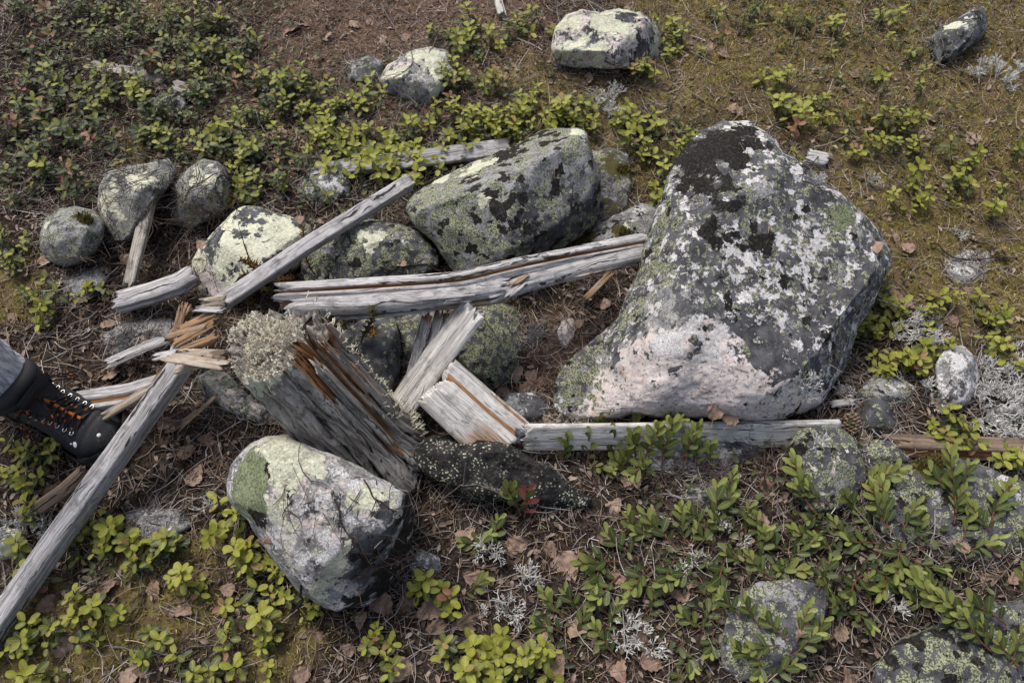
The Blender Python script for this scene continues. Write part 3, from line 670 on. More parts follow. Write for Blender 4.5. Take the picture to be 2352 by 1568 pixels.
# the bent, split rail: three long strands torn apart along the grain
rail = tag(part('split_rail', pole(A3((622, 676, .15), (760, 668, .152), (900, 660, .152), (1060, 648, .15), (1190, 616, .145), (1320, 590, .13), (1495, 556, .108)), .034, .030, 'half', n=54, roll=.25, seed=3, rough=.0022, deep=.008, jag=(.05, .03)), M_WOOD), 'weathered split rail with a long crack, bent and cracked in its middle', 'rail', 'broken fence timber')
for k, (pts, w, h, ht, nm) in enumerate([
        ([(655, 706, .142), (800, 700, .146), (950, 690, .146), (1100, 669, .142), (1178, 660, .14)], .040, .034, .0, 'lower_strand'),
        ([(1110, 686, .137), (1200, 652, .137), (1330, 616, .122), (1500, 576, .102)], .036, .032, .0, 'lower_strand'),
        ([(640, 692, .138), (900, 680, .136), (1120, 662, .134), (1300, 616, .122), (1480, 574, .10)], .022, .02, .55, 'inner_strand'),
        ([(980, 706, .135), (1110, 694, .135), (1180, 682, .135)], .014, .010, .5, 'splinter'), ([(1152, 690, .148), (1190, 662, .152), (1216, 640, .152)], .011, .008, .1, 'splinter'),
        ([(1160, 664, .152), (1195, 645, .156), (1225, 628, .154)], .008, .006, .5, 'splinter'), ([(880, 690, .16), (1000, 684, .162), (1110, 674, .16)], .008, .006, .0, 'splinter'),
        ([(1010, 694, .158), (1060, 690, .16), (1090, 688, .158)], .006, .004, .0, 'splinter'), ([(1240, 650, .13), (1340, 632, .125), (1440, 606, .11)], .011, .008, .35, 'splinter'), ([(760, 730, .135), (900, 722, .135), (1040, 700, .135)], .010, .007, .15, 'splinter')]):
    part(nm, pole(A3(*pts), w, h, 'half' if 'strand' in nm else 'split', n=46 if 'strand' in nm else 16, step=.005, rough=.0016 if 'strand' in nm else .0007, deep=.006 if 'strand' in nm else .0, jag=(.035, .05), seed=20 + k, heart=ht, roll=.2), M_SPLIT if ht > .3 else M_WOOD, rail)
# white plank in front of the huge boulder
tag(part('white_plank', pole(A3((1195, 1004, .035), (1560, 1000, .035), (1925, 994, .035)), .012, .048, 'square', n=60, roll=.55, seed=4, rough=.0009, deep=.002, jag=(.03, .004)), M_PALE),
    'flat bleached plank lying along the foot of the huge boulder', 'plank', 'broken fence timber')
# brown log at the right edge
tag(part('brown_log', pole(A3((2010, 1024, .01), (2150, 1030, .015), (2300, 1034, .015), (2440, 1040, .01)), .04, .04, 'half', seed=5, rough=.0018, deep=.005, jag=(.05, .02)), M_BROWN),
    'rotting brown log half sunk in litter at the right edge', 'log', 'broken fence timber')
tag(part('long_thin_board', pole(A3((790, 385, .02), (960, 366, .03), (1175, 336, .02)), .035, .012, 'square', roll=-.35, seed=6, jag=(.03, .01)), M_WOOD),
    'thin grey board under green leaves behind the angular boulder', 'board', 'broken fence timber')
tag(part('short_thin_board', pole(A3((715, 400, .03), (800, 382, .03), (900, 372, .03)), .03, .012, 'square', roll=-.3, seed=7, jag=(.03, .03)), M_WOOD),
    'short grey board end sticking out of leaves left of the thin board', 'board', 'broken fence timber')
tag(part('forked_branch', pole(A3((165, 928, .035), (300, 908, .045), (420, 872, .06)), .042, .028, 'half', seed=8, rough=.0018, deep=.006, jag=(.05, .05)), M_WOOD),
    'split grey branch with a frayed end between the boot and the beam', 'branch', 'broken fence timber')
tag(part('curved_log', pole(A3((268, 700, .03), (350, 678, .04), (415, 655, .045), (452, 632, .045)), .042, .04, 'half', seed=9, rough=.0016, deep=.004, jag=(.03, .01)), M_WOOD),
    'short curved grey log with end sawn clean, left of the cream boulder', 'log', 'broken fence timber')
tag(part('upright_stick', pole(A3((296, 668, .03), (322, 560, .06), (352, 432, .07)), .024, .02, 'split', seed=10, rough=.0012, deep=.004, jag=(.02, .02), n=30), M_POST),
    'narrow old stick leaning between the two left boulders', 'stick', 'broken fence timber')
tag(part('leaning_split_log', pole(A3((905, 965, -.01), (1000, 832, .07), (1098, 702, .145)), .045, .032, 'split', n=40, seed=11, rough=.0014, deep=.004, jag=(.02, .02), heart=.08), M_PALE),
    'pale split log leaning up against the green spotted rock', 'log', 'broken fence timber')
tag(part('short_stub', pole(A3((1000, 868, .085), (1085, 945, .055), (1195, 1040, .02)), .082, .055, 'split', n=64, seed=12, rough=.0022, deep=.008, jag=(.03, .06), heart=.06, taper=(.95, 1.0), lich=.1, hfun=lambda t, th: .5 * (np.cos(th) > .2) * sstep(.2, .7, t)), M_PALE),
    'short thick stub of pale rotten wood with a knot hole', 'stub', 'broken fence timber')
for k, (a, b_, w, lab, mm) in enumerate([
        ((965, 880, .03), (1018, 708, .13), .018, 'flat grey splinter standing left of the pale leaning log', M_WOOD),
        ((935, 900, .02), (985, 715, .125), .016, 'narrow splinter nearest the post behind the pale leaning log', M_WOOD),
        ((910, 925, .0), (975, 830, .06), .026, 'short reddish rotten shard low beside the post', M_SPLIT),
        ((1335, 695, .02), (1408, 622, .03), .011, 'thin tan splinter lying alone in the hollow by the huge boulder', M_SPLIT)]):
    tag(part('splinter', pole(A3(a, b_), w, w * .55, 'split', n=22, step=.005, rough=.001, deep=.002, jag=(.03, .03), seed=40 + k, heart=.3 if mm is M_SPLIT else .05, heart_end=.02), mm), lab, 'splinter', 'wood splinters')
tag(part('brown_stick', pole(A3((78, 1172, .03), (145, 1126, .035), (205, 1072, .04)), .02, .016, 'split', n=24, seed=13, jag=(.02, .02)), M_BROWN), 'reddish brown stick pointing under the long square beam', 'stick', 'broken fence timber')
tag(part('pale_stick', pole(A3((1136, -30, .02), (1148, 12, .03), (1157, 42, .03)), .02, .016, 'split', n=24, seed=14, jag=(.02, .02)), M_PALE), 'short pale stick at the very top edge', 'stick', 'broken fence timber')
tag(part('grey_stick', pole(A3((198, 150, .01), (330, 172, .015), (395, 198, .012)), .026, .012, 'square', n=30, seed=15, jag=(.04, .04), deep=.003, darkening=.25), M_POST), 'grey plank end half hidden under leaves near the top left', 'plank', 'broken fence timber')
tag(part('grey_stick', pole(A3((395, 196, .03), (452, 216, .03)), .03, .016, 'square', n=30, seed=16, jag=(.02, .03), deep=.003, darkening=.15), M_POST), 'broken plank piece just right of the hidden plank end', 'plank', 'broken fence timber')
tag(part('grey_stick', pole(A3((1845, 362, .03), (1903, 376, .035)), .035, .025, 'square', n=30, seed=17, jag=(.02, .01)), M_WOOD), 'grey timber end poking out behind the huge boulder', 'timber', 'broken fence timber')
tag(part('grey_stick', pole(A3((230, 845, .02), (330, 800, .03), (395, 775, .02)), .018, .01, 'split', n=24, seed=18, jag=(.04, .04)), M_WOOD), 'thin grey sliver lying on the flat lilac slab', 'sliver', 'broken fence timber')
tag(part('chip', pole(A3((1905, 928, .02), (1968, 920, .02)), .012, .007, 'split', n=18, seed=19, jag=(.01, .02)), M_PALE), 'pale wood chip right of the huge boulder near a cone', 'chip', 'wood splinters')

# the torn splinters lying over the beams left of the post
def splinter_fan():
    L = [((235, 958, .045), (445, 832, .13), .016, .2, 'long frayed splinter bending down towards the boot'),
         ((345, 822, .10), (415, 808, .125), .016, .0, 'short silver chip pointing left above the frayed splinter'),
         ((378, 820, .15), (530, 842, .165), .026, .05, 'widest bleached splinter lying across the beam top'),
         ((400, 812, .14), (525, 816, .16), .018, .35, 'tan splinter just above the widest bleached splinter'),
         ((392, 795, .11), (500, 735, .165), .018, .8, 'orange splinter crossing diagonally under the lichen cap'),
         ((400, 815, .12), (505, 772, .165), .014, .75, 'orange splinter lowest of those under the lichen cap'),
         ((402, 765, .11), (510, 712, .16), .020, .7, 'brown splinter highest of those under the lichen cap'),
         ((380, 790, .06), (445, 702, .10), .026, .7, 'dark orange slab of torn wood beneath the splinters'),
         ((330, 950, .05), (405, 835, .09), .030, .85, 'reddish brown inner wood bared beside the square beam'),
         ((440, 708, .15), (520, 712, .165), .011, .0, 'thin silver splinter touching the lichen cap from the left'),
         ((440, 735, .11), (385, 835, .10), .030, .02, 'flat blue grey offcut under the orange splinters'),
         ((290, 925, .05), (402, 850, .11), .008, .4, 'thin frayed fibre curling beside the long frayed splinter'),
         ((352, 868, .09), (505, 826, .165), .010, .15, 'narrow pale splinter under the widest bleached splinter'),
         ((372, 778, .10), (478, 748, .16), .009, .5, 'short tan fibre between the orange splinters'),
         ((425, 690, .12), (398, 792, .09), .012, .6, 'dark fibre hanging from the torn wood by the thin plank'),
         ((455, 700, .15), (525, 690, .16), .020, .3, 'stub of ribbed tan wood behind the lichen cap'),
         ((405, 985, .03), (460, 935, .04), .010, .5, 'loose tan sliver in the litter right of the beam'),
         ((430, 968, .03), (500, 905, .05), .009, .5, 'curled tan sliver close under the post')]
    for k, (a, b_, w, h, lab) in enumerate(L):
        tag(part('splinter', pole(A3(a, b_), w, w * .42, 'split', n=24, step=.004, rough=.0009, deep=.0015, jag=(.035, .02), seed=60 + k, heart=h, roll=.3 * ((k * 7) % 5 - 2)), M_SPLIT if h > .03 else M_WOOD), lab, 'splinter', 'wood splinters')
splinter_fan()

# ------------------------------------------------------------------ the old post
def build_post():
    B = at(868, 1055, -.03); T = at(612, 762, .27)
    ax = T - B; L = np.linalg.norm(ax); ax /= L
    view = CAMP - (B + T) / 2; view /= np.linalg.norm(view)
    e2 = np.cross(ax, view); e2 /= np.linalg.norm(e2)          # sideways in the picture
    e1 = np.cross(e2, ax)                                       # towards the viewer
    if project((B + e2 * .05)[None])[0][0, 0] < project(B[None])[0][0, 0]: e2 = -e2
    n, m = 420, 190
    th = np.linspace(-np.pi, np.pi, n, endpoint=False)         # 0 faces the viewer, + is right in the picture
    ring = np.stack([np.cos(th), np.sin(th), 0 * th], -1)
    # broken top: each fibre bundle ends at its own height
    top = 1.0 - 0.05 * (0.5 + 0.5 * fbm(ring * 7, 1, 3, 3)) - .015 * (vn(ring * 22, 8) > .2)
    right = sstep(.35, 1.1, th) * (1 - sstep(2.6, 3.1, th))
    top = top - right * (0.06 + 0.09 * (0.5 + 0.5 * vn(ring * 11, 5)))
    t = np.linspace(0, 1, m)[:, None]
    s = t * top[None] * L
    r0 = 0.077 + 0.010 * np.cos(2 * th + .6) + 0.006 * np.cos(3 * th + 2)
    r0 = r0[None] * (1.05 - 0.10 * s / L)
    base = np.stack([np.broadcast_to(np.cos(th), s.shape), np.broadcast_to(np.sin(th), s.shape), s * 0], -1)
    sw = s * .35 + .02 * vn(np.stack([s * 6, s * 0, s * 0 + 3], -1), 2)
    wa = .05 * fbm(np.concatenate([base[..., :2] * 2.2, s[..., None] * 7], -1), 1, 3, 61) + .025 * fbm(np.concatenate([base[..., :2] * 6, s[..., None] * 22], -1), 1, 2, 63)
    rot = base.copy(); a = th[None] + 0.35 * (s - .15) + wa
    rot[..., 0], rot[..., 1] = np.cos(a), np.sin(a)
    g1 = np.concatenate([rot[..., :2] * 7.6, s[..., None] * 2.6], -1)
    g2 = np.concatenate([rot[..., :2] * 19, s[..., None] * 6], -1)
    g3 = np.concatenate([rot[..., :2] * 48, s[..., None] * 26], -1)
    wr = .38 + .62 * sstep(-.5, .3, th)                        # far more open on the right side
    ridge = 0.0075 * fbm(g1, 1, 2, 31) * (.4 + .6 * wr) + 0.0036 * fbm(g2, 1, 2, 33) + 0.0018 * fbm(g3, 1, 2, 35)
    ca = 1 - np.abs(vn(g1 * .62, 41)); cb = 1 - np.abs(vn(g2 * .55, 43))
    dp = sstep(.86, .99, ca); dp2 = sstep(.88, .99, cb)
    cut = 0.022 * dp * wr + 0.009 * dp2 * (.4 + .6 * wr)
    trough = np.exp(-((a - .36) / .30) ** 2) * sstep(.05, .35, s / L) + .8 * np.exp(-((a - .95) / .09) ** 2) * sstep(.25, .6, s / L)
    cut = cut * (1 - .25 * trough) + 0.009 * trough
    flare = 0.016 * (1 - sstep(0, .10, s))
    r = r0 + ridge - cut + flare
    P = B + ax * s[..., None] + (e1 * np.cos(th)[None, :, None] + e2 * np.sin(th)[None, :, None]) * r[..., None]
    V = P.reshape(-1, 3)
    i = np.arange(m - 1)[:, None] * n + np.arange(n)[None]; j = np.arange(m - 1)[:, None] * n + (np.arange(n)[None] + 1) % n
    F = np.stack([i, j, j + n, i + n], -1).reshape(-1, 4)
    heart = np.clip(1.1 * trough + .35 * dp * (th > 0) + .35 * np.exp(-((a - 1.25) / .35) ** 2) * sstep(.4, .9, s / L) + .12 * sstep(.2, .6, th) , 0, 1)
    lich = .08 + .50 * np.exp(-((a - 1.45) / .22) ** 2) * (1 - sstep(.5, .8, s / L)) + .45 * np.exp(-((s / L - .97) / .10) ** 2) * (th < .3) + .28 * np.exp(-((a + .75) / .3) ** 2) * sstep(.6, 1, s / L) + .4 * (1 - sstep(0, .16, s / L)) * sstep(.5, 1, a)
    darkening = np.clip(1.1 * np.maximum(dp * (.35 + wr) , .85 * dp2 * (.3 + wr)) - .22, 0, 1)  # grooves also darkened in colour, so the splits look deep and shaded
    wear = np.stack([heart, np.clip(lich, 0, .75), np.clip(darkening, 0, 1)], -1).reshape(-1, 3)
    grain = np.stack([s, np.broadcast_to(np.cos(a) * .05, s.shape), np.broadcast_to(np.sin(a) * .05, s.shape)], -1).reshape(-1, 3)
    root = empty('old_post', (B[0], B[1], 0)); tag(root, 'thick weathered post stump leaning left, deeply cracked, lichen cap on top', 'post')
    lo = np.array(root.location)
    mk('shaft', V - lo, F, M_POST, root, attrs={'grain': grain, 'wear': wear})
    # torn top, sunk between the outer fibres
    q = 26; rad = np.linspace(1, 0, q)
    tp = []
    for k, f in enumerate(rad):
        e = P[-1]; c = B + ax * (L * .93)
        pt = c + (e - c) * f
        pt = pt - ax * (0.020 * (1 - f ** 4) * .8 + .030 * right[:, ] * (1 - f))[:, None] + ax * (.020 * fbm(pt * 160, 1, 3, 51) * min(1, (1 - f) * 8))[:, None]
        tp.append(pt)
    TP = np.stack(tp); Vt = TP.reshape(-1, 3)
    i = np.arange(q - 1)[:, None] * n + np.arange(n)[None]; j = np.arange(q - 1)[:, None] * n + (np.arange(n)[None] + 1) % n
    Ft = np.stack([i, j, j + n, i + n], -1).reshape(-1, 4)
    gt = np.stack([(Vt - B) @ ax, (Vt - B) @ e1, (Vt - B) @ e2], -1)
    wt = np.stack([np.full(len(Vt), .22), np.full(len(Vt), .2), np.full(len(Vt), .35)], -1)
    mk('broken_top', Vt - lo, Ft, M_POST, root, attrs={'grain': gt, 'wear': wt})
    # loose strips still standing on the right side
    rnd = random.Random(4)
    for k in range(38):
        an = rnd.uniform(-.25, 1.9); s0 = rnd.uniform(.05, .55) * L; s1 = min(s0 + rnd.uniform(.25, .6) * L, L * (.99 - .07 * (an > .4)))
        rr = .074 + rnd.uniform(-.004, .006)
        dirv = lambda an_: e1 * math.cos(an_) + e2 * math.sin(an_)
        pts = [B + ax * s0 + dirv(an) * (rr + .004), B + ax * (s0 + s1) / 2 + dirv(an - .03) * rr, B + ax * s1 + dirv(an - .05) * (rr - .003)]
        w = rnd.uniform(.006, .014)
        Vs, Fs, As = pole(pts, w, w * .6, 'split', n=14, step=.006, rough=.0008, deep=.001, jag=(.03, .04), seed=100 + k, heart=rnd.choice([0, .1, .45]), lich=rnd.choice([.1, .1, .4]))
        mk('loose_strip', Vs - lo, Fs, M_POST, root, attrs=As)
    return B, T, ax, e1, e2, L, P[-1]
POST = build_post()

# ------------------------------------------------------------------ blackened log in front of the stub
def char_material():
    b = NB('blackened_log_surface')
    P = b.n('TexCoord').outputs['Object']
    n1 = b.noise(P, 60, 5, .65); n2 = b.noise(P, 230, 3, .6); n3 = b.noise(P, 18, 3)
    col = b.mix(b.ramp(n1, .35, .7), (.008, .008, .009), (.040, .037, .036))
    v = b.vor(P, 210, 'F1')
    m = b.math('MULTIPLY', b.ramp(v, .42, .30), b.ramp(b.math('ADD', b.math('MULTIPLY', n1, .7), b.math('MULTIPLY', b.noise(P, 27, 4, .6), 1.5)), 1.00, 1.18))
    col = b.mix(m, col, b.mix(n2, (.26, .28, .20), (.50, .51, .40)))
    m2 = b.ramp(b.noise(P, 34, 6, .7), .60, .64)
    col = b.mix(m2, col, b.mix(b.ramp(n2, .4, .6), (.06, .065, .055), (.20, .21, .16)))
    h = b.math('MULTIPLY_ADD', n1, 1.2, b.math('MULTIPLY_ADD', m, .7, n2))
    return b.done(col, .85, b.bump(h, 1, .003), .25)
M_LOG = char_material()
bl = rock('short black rotten log dotted with pale lichen, in front of the stub',
     [(948,1050),(962,1022),(1000,1003),(1060,998),(1125,1006),(1195,1030),(1252,1068),(1320,1120),(1356,1152),(1325,1185),(1262,1180),(1180,1156),(1100,1146),(1022,1116),(968,1084)],
     T=.06, T2=.05, tilt=.3, sub=6, seed=14, front=.6, rough=1.5, name='blackened_log', group=None, cat='log', c=(1140,1085))
bl.data.materials[0] = M_LOG
BVH = make_bvh()
# ------------------------------------------------------------------ the walker's boot at the left edge
def tube(pts, r, n=6, closed=False):
    pts = np.array(pts, float); m = len(pts); r = np.broadcast_to(r, (m,))
    T = np.gradient(pts, axis=0) if not closed else np.roll(pts, -1, 0) - np.roll(pts, 1, 0)
    T /= np.linalg.norm(T, axis=1)[:, None] + 1e-12
    ref = np.where(np.abs(T[:, 2:3]) > .9, np.array([[1., 0, 0]]), np.array([[0, 0, 1.]]))
    A = np.cross(T, ref); A /= np.linalg.norm(A, axis=1)[:, None] + 1e-12; Bn = np.cross(A, T)
    th = np.linspace(0, 2 * np.pi, n, endpoint=False)
    V = (pts[:, None] + (A[:, None] * np.cos(th)[None, :, None] + Bn[:, None] * np.sin(th)[None, :, None]) * r[:, None, None]).reshape(-1, 3)
    mm = m if closed else m - 1
    i = np.arange(mm)[:, None] * n; k = np.arange(n)[None]; nx = ((np.arange(mm)[:, None] + 1) % m) * n
    F = np.stack([i + k, i + (k + 1) % n, nx + (k + 1) % n, nx + k], -1).reshape(-1, 4)
    return V, F
def join(L):
    V = []; F = []; n = 0
    for v, f in L: V.append(v); F.append(f + n); n += len(v)
    return np.concatenate(V), np.concatenate(F)

def boot_materials():
    b = NB('boot_mesh'); P = b.n('TexCoord').outputs['Object']
    d = b.ramp(b.vor(P, 420, 'F1'), .30, .45); n = b.noise(P, 25, 3); n2 = b.noise(P, 130, 4)
    x = b.n('SeparateXYZ', {0: P}).outputs
    side = b.math('MULTIPLY', b.ramp(x[0], .10, .04), b.ramp(x[2], .085, .07))
    c = b.mix(d, (.055, .057, .062), (.012, .012, .014)); c = b.mix(b.math('MULTIPLY', b.ramp(x[0], .12, .135), 1.0), c, (.016, .017, .020))
    c = b.mix(b.math('MULTIPLY', side, .8), c, b.mix(d, (.085, .075, .066), (.040, .036, .032)))
    c = b.mix(b.math('MULTIPLY', b.ramp(n2, .55, .75), .35), c, (.11, .095, .08))
    fab = b.done(c, .7, b.bump(b.math('ADD', d, n2), .35, .0008), .35)
    b = NB('boot_rubber'); n = b.noise(b.n('TexCoord').outputs['Object'], 60, 4)
    rub = b.done(b.mix(b.ramp(n, .4, .7), (.022, .022, .023), (.085, .078, .070)), .75, b.bump(n, .3, .001), .3)
    b = NB('boot_padding'); n = b.noise(b.n('TexCoord').outputs['Object'], 300, 3)
    pad = b.done(b.mix(n, (.010, .010, .012), (.024, .024, .027)), .65, b.bump(n, .3, .0005), .35)
    b = NB('lace'); s = b.attr('grain').outputs['Vector']; xs = b.n('SeparateXYZ', {0: s}).outputs[0]
    w = b.noise(b.n('CombineXYZ', {0: xs}).outputs[0], 130, 1, .5)
    lace = b.done(b.mix(b.ramp(w, .55, .60), (.009, .009, .010), (.32, .080, .013)), .75, None, .2)
    b = NB('orange_webbing'); n = b.noise(b.n('TexCoord').outputs['Object'], 500, 2)
    ora = b.done(b.mix(n, (.34, .085, .012), (.50, .14, .025)), .7, None, .2)
    b = NB('metal_eyelet'); met = b.done((.55, .55, .56), .3, None, .5, Metallic=1.0)
    b = NB('white_reflector'); ref = b.done((.88, .88, .9), .35, None, .5)
    b = NB('navy_sock'); n = b.noise(b.n('TexCoord').outputs['Object'], 500, 2); n2 = b.noise(b.n('TexCoord').outputs['Object'], 60, 3)
    sock = b.done(b.mix(n, (.004, .006, .014), (.012, .018, .040)), .95, b.bump(n, .5, .001), .1)
    b = NB('grey_trouser'); P = b.n('TexCoord').outputs['Object']; P2 = b.n('VectorMath', {0: P, 1: (1, 1, .12)}, operation='MULTIPLY').outputs[0]
    n = b.noise(P2, 160, 4, .7); n2 = b.noise(P2, 40, 3)
    tr = b.done(b.mix(b.ramp(n, .35, .65), (.22, .22, .24), (.58, .58, .61)), .9, b.bump(n, .4, .001), .15)
    return fab, rub, pad, lace, ora, met, ref, sock, tr

def build_person():
    fab, rub, pad, lace, ora, met, ref, sock, tr = boot_materials()
    ank = at(-10, 866, .115); toe = at(262, 1008, .035)
    f = (toe - ank)[:2]; dist = np.linalg.norm(f); f /= dist; yaw = math.atan2(f[1], f[0])
    sx = float(np.clip(dist / .206, .8, 1.3)); print('boot stretch', sx)
    gz = float(terrain(np.array(toe)))
    org = np.array([ank[0] + f[0] * .018 * sx, ank[1] + f[1] * .018 * sx, gz - .004])
    root = empty('person', org, yaw); root.scale = (sx, 1.0, 1.0)
    tag(root, 'person at the left edge wearing a black hiking boot with orange laces', 'person')
    xs_ = np.array([-.082, -.078, -.06, -.03, .02, .05, .08, .11, .135, .155, .17, .182, .188])
    w_ = np.array([.004, .018, .031, .036, .036, .039, .044, .0485, .050, .046, .037, .020, .003])
    h_ = np.array([.085, .098, .105, .108, .108, .100, .086, .073, .065, .058, .051, .042, .032])
    yc_ = lambda x: .006 * np.sin((x + .08) / .27 * np.pi)
    wf = lambda x: np.interp(x, xs_, w_); hf = lambda x: np.interp(x, xs_, h_)
    zs = .018
    def topz(x, y):
        return zs + (hf(x) - zs) * np.clip(1 - (np.abs(y - yc_(x)) / wf(x)) ** 2.2, 0, 1) ** .42
    # upper
    m, n = 90, 40
    X = np.interp(np.linspace(0, 1, m), [0, .06, .94, 1], [-.082, -.07, .178, .188]); ph = np.linspace(0, np.pi, n)
    V = []
    for x in X:
        w, h = wf(x), hf(x); c, s = np.cos(ph), np.sin(ph)
        y = yc_(x) + w * np.sign(c) * np.abs(c) ** .85; z = zs - .004 + (h - zs + .004) * np.abs(s) ** .85
        V.append(np.stack([np.full(n, x), y, z], -1))
    V = np.concatenate(V); V[:, 2] += .0016 * fbm(V, 45, 3, 3) * (V[:, 2] > .03)
    # creases across the toe flex
    V[:, 2] -= .0022 * np.exp(-((V[:, 0] - .128) / .004) ** 2) + .0015 * np.exp(-((V[:, 0] - .142) / .003) ** 2)
    i = np.arange(m - 1)[:, None] * n + np.arange(n - 1)[None]
    F = np.stack([i, i + n, i + n + 1, i + 1], -1).reshape(-1, 4)
    boot = mk('boot', V, F, fab, root); lm = Matrix.Translation(org) @ Matrix.Rotation(yaw, 4, 'Z') @ Matrix.Diagonal((sx, 1.0, 1.0, 1))
    BV = BVHTree.FromPolygons([lm @ Vector(v) for v in V.tolist()], F.tolist())
    # sole with a raised toe bumper
    k = 64; a = np.linspace(0, 1, k)
    xo = np.interp(a, [0, .1, .9, 1], [-.088, -.07, .18, .194])
    out = np.concatenate([np.stack([xo, yc_(xo) + np.interp(xo, xs_ * 1.03, w_) + .006], -1), np.stack([xo[::-1], yc_(xo[::-1]) - np.interp(xo[::-1], xs_ * 1.03, w_) - .006], -1)])
    q = len(out); lev = [(0, .97), (.004, 1), (.018, 1.0), (.026, .985), (.030, .95)]
    cen = np.array([.05, 0])
    V = np.concatenate([np.concatenate([(out - cen) * s + cen, np.full((q, 1), z) + (out[:, :1] > .15) * .012 * (z > .02) + (out[:, :1] > .15) * .004], 1) for z, s in lev])
    V[:, 2] += .0012 * np.sign(np.sin(np.arctan2(V[:, 1], V[:, 0] - .05) * 40)) * (V[:, 2] < .01)
    i = (np.arange(len(lev) - 1)[:, None] * q + np.arange(q)[None]); j = (np.arange(len(lev) - 1)[:, None] * q + (np.arange(q)[None] + 1) % q)
    F = np.stack([i, j, j + q, i + q], -1).reshape(-1, 4)
    mk('sole', V, F, rub, boot)
    # padded collar and the tongue that flares forward out of it
    th = np.linspace(0, 2 * np.pi, 48, endpoint=False)
    ring = np.stack([-.018 + .060 * np.cos(th), .041 * np.sin(th), .112 + .016 * np.cos(th) + .004 * np.cos(2 * th)], -1)
    v1 = tube(ring, .0125 + .002 * np.cos(2 * th), 12, True)
    v2 = tube(ring * [1.06, 1.05, 1] + [0, 0, -.016], .009, 10, True)
    mk('collar', *join([v1, v2]), pad, boot)
    u, w = np.meshgrid(np.linspace(0, 1, 22), np.linspace(-1, 1, 17), indexing='ij')
    x = .128 - .090 * u + .030 * sstep(.72, 1, u); hw = .020 + .012 * sstep(.5, 1, u)
    z = topz(np.clip(x, .03, .2), .0) + .004 + .050 * sstep(.62, 1.0, u) - .010 * w ** 2 * (1 - .6 * u)
    T_ = np.stack([x, hw * w + .004, z], -1)
    V = np.concatenate([T_.reshape(-1, 3), (T_ - [0, 0, .007]).reshape(-1, 3)])
    a, b_ = T_.shape[:2]; i = np.arange(a - 1)[:, None] * b_ + np.arange(b_ - 1)[None]; F = np.stack([i, i + 1, i + b_ + 1, i + b_], -1).reshape(-1, 4)
    edge = list(range(b_)) + [r * b_ + b_ - 1 for r in range(1, a)] + [(a - 1) * b_ + c for c in range(b_ - 2, -1, -1)] + [r * b_ for r in range(a - 2, 0, -1)]
    E = np.array([[edge[t], edge[(t + 1) % len(edge)], edge[(t + 1) % len(edge)] + a * b_, edge[t] + a * b_] for t in range(len(edge))])
    tongue = mk('tongue', V, np.concatenate([F, F[:, ::-1] + a * b_, E]), pad, boot)
    tz = lambda x_: float(topz(np.clip(x_, .03, .2), 0.0)) + .005
    L = []
    for x0, x1 in [(.042, .054), (.060, .076), (.081, .097), (.102, .116), (.121, .127)]:
        c = np.linspace(x0, x1, 6); pts = np.stack([c, np.full(6, .004), [tz(q_) + .0015 for q_ in c]], -1)
        v, f_ = tube(pts, .0028, 6); v[:, 2] = v[:, 2] * 1 ; L.append((v, f_))
    mk('stripe', *join(L), ora, tongue)
    # eyelets and laces
    rows = np.linspace(.044, .124, 7); eye = []
    for sgn in (-1, 1):
        for x in rows:
            y = .004 + sgn * (.025 + .003 * (x < .07)); z = float(topz(x, y)) + .003
            eye.append((x, y, z))
    L = []; G = []; cnt = [0.0]
    def lac(p):
        p = np.array(p, float); kq = 14 * (len(p) - 1) + 1
        tt = np.linspace(0, len(p) - 1, kq); pts = np.stack([np.interp(tt, range(len(p)), p[:, q_]) for q_ in range(3)], -1)
        if len(p) > 3:
            ker = np.hanning(13); ker /= ker.sum(); pe = np.concatenate([np.repeat(pts[:1], 6, 0), pts, np.repeat(pts[-1:], 6, 0)])
            pts = np.stack([np.convolve(pe[:, q_], ker, 'valid') for q_ in range(3)], -1)
        v, f_ = tube(pts, .0015, 6)
        sl = np.concatenate([[0], np.cumsum(np.linalg.norm(np.diff(pts, axis=0), axis=1))]) + cnt[0]; cnt[0] = sl[-1] + .3
        L.append((v, f_)); G.append(np.stack([np.repeat(sl, 6)] + [np.zeros(len(v))] * 2, -1))
    N = len(rows)
    for r in range(N - 1):
        for sgn in (0, 1):
            p, q_ = eye[sgn * N + r], eye[(1 - sgn) * N + r + 1]
            mid = ((p[0] + q_[0]) / 2, .004, tz((p[0] + q_[0]) / 2) + .005 + .002 * sgn)
            lac([p, mid, q_])
    k0 = np.array([.040, .004, tz(.042) + .008])
    for side, ln in ((1, 1.0), (-1, 1.1)):
        lac([k0, k0 + [.020, .020 * side, .008], k0 + [.045, .046 * side * ln, -.010], k0 + [.040, .060 * side, -.028], k0 + [.012, .045 * side, -.012], k0])
        lac([k0, k0 + [-.01, .025 * side, .002], k0 + [.015, .050 * side * ln, -.03], k0 + [.05, .058 * side * ln, -.05]])
    lac([k0, k0 + [.03, -.03, 0], k0 + [.06, -.034, -.02], k0 + [.075, -.025, -.018], k0 + [.05, -.012, .0], k0])
    for sgn in (-1, 1): lac([eye[(0 if sgn < 0 else N)], (.03, .03 * sgn, .118), (-.01, .05 * sgn, .108)])
    v, f_ = join(L); mk('lace', v, f_, lace, boot, attrs={'grain': np.concatenate(G)})
    for (x, y, z) in eye:
        t_ = np.linspace(0, 2 * np.pi, 14, endpoint=False)
        v, f_ = tube(np.stack([x + .0032 * np.cos(t_), y + .0032 * np.sin(t_), np.full(14, z)], -1), .0010, 5, True)
        mk('eyelet', v, f_, met, boot)
    D, Fi = ico(3); inv = lm.inverted()
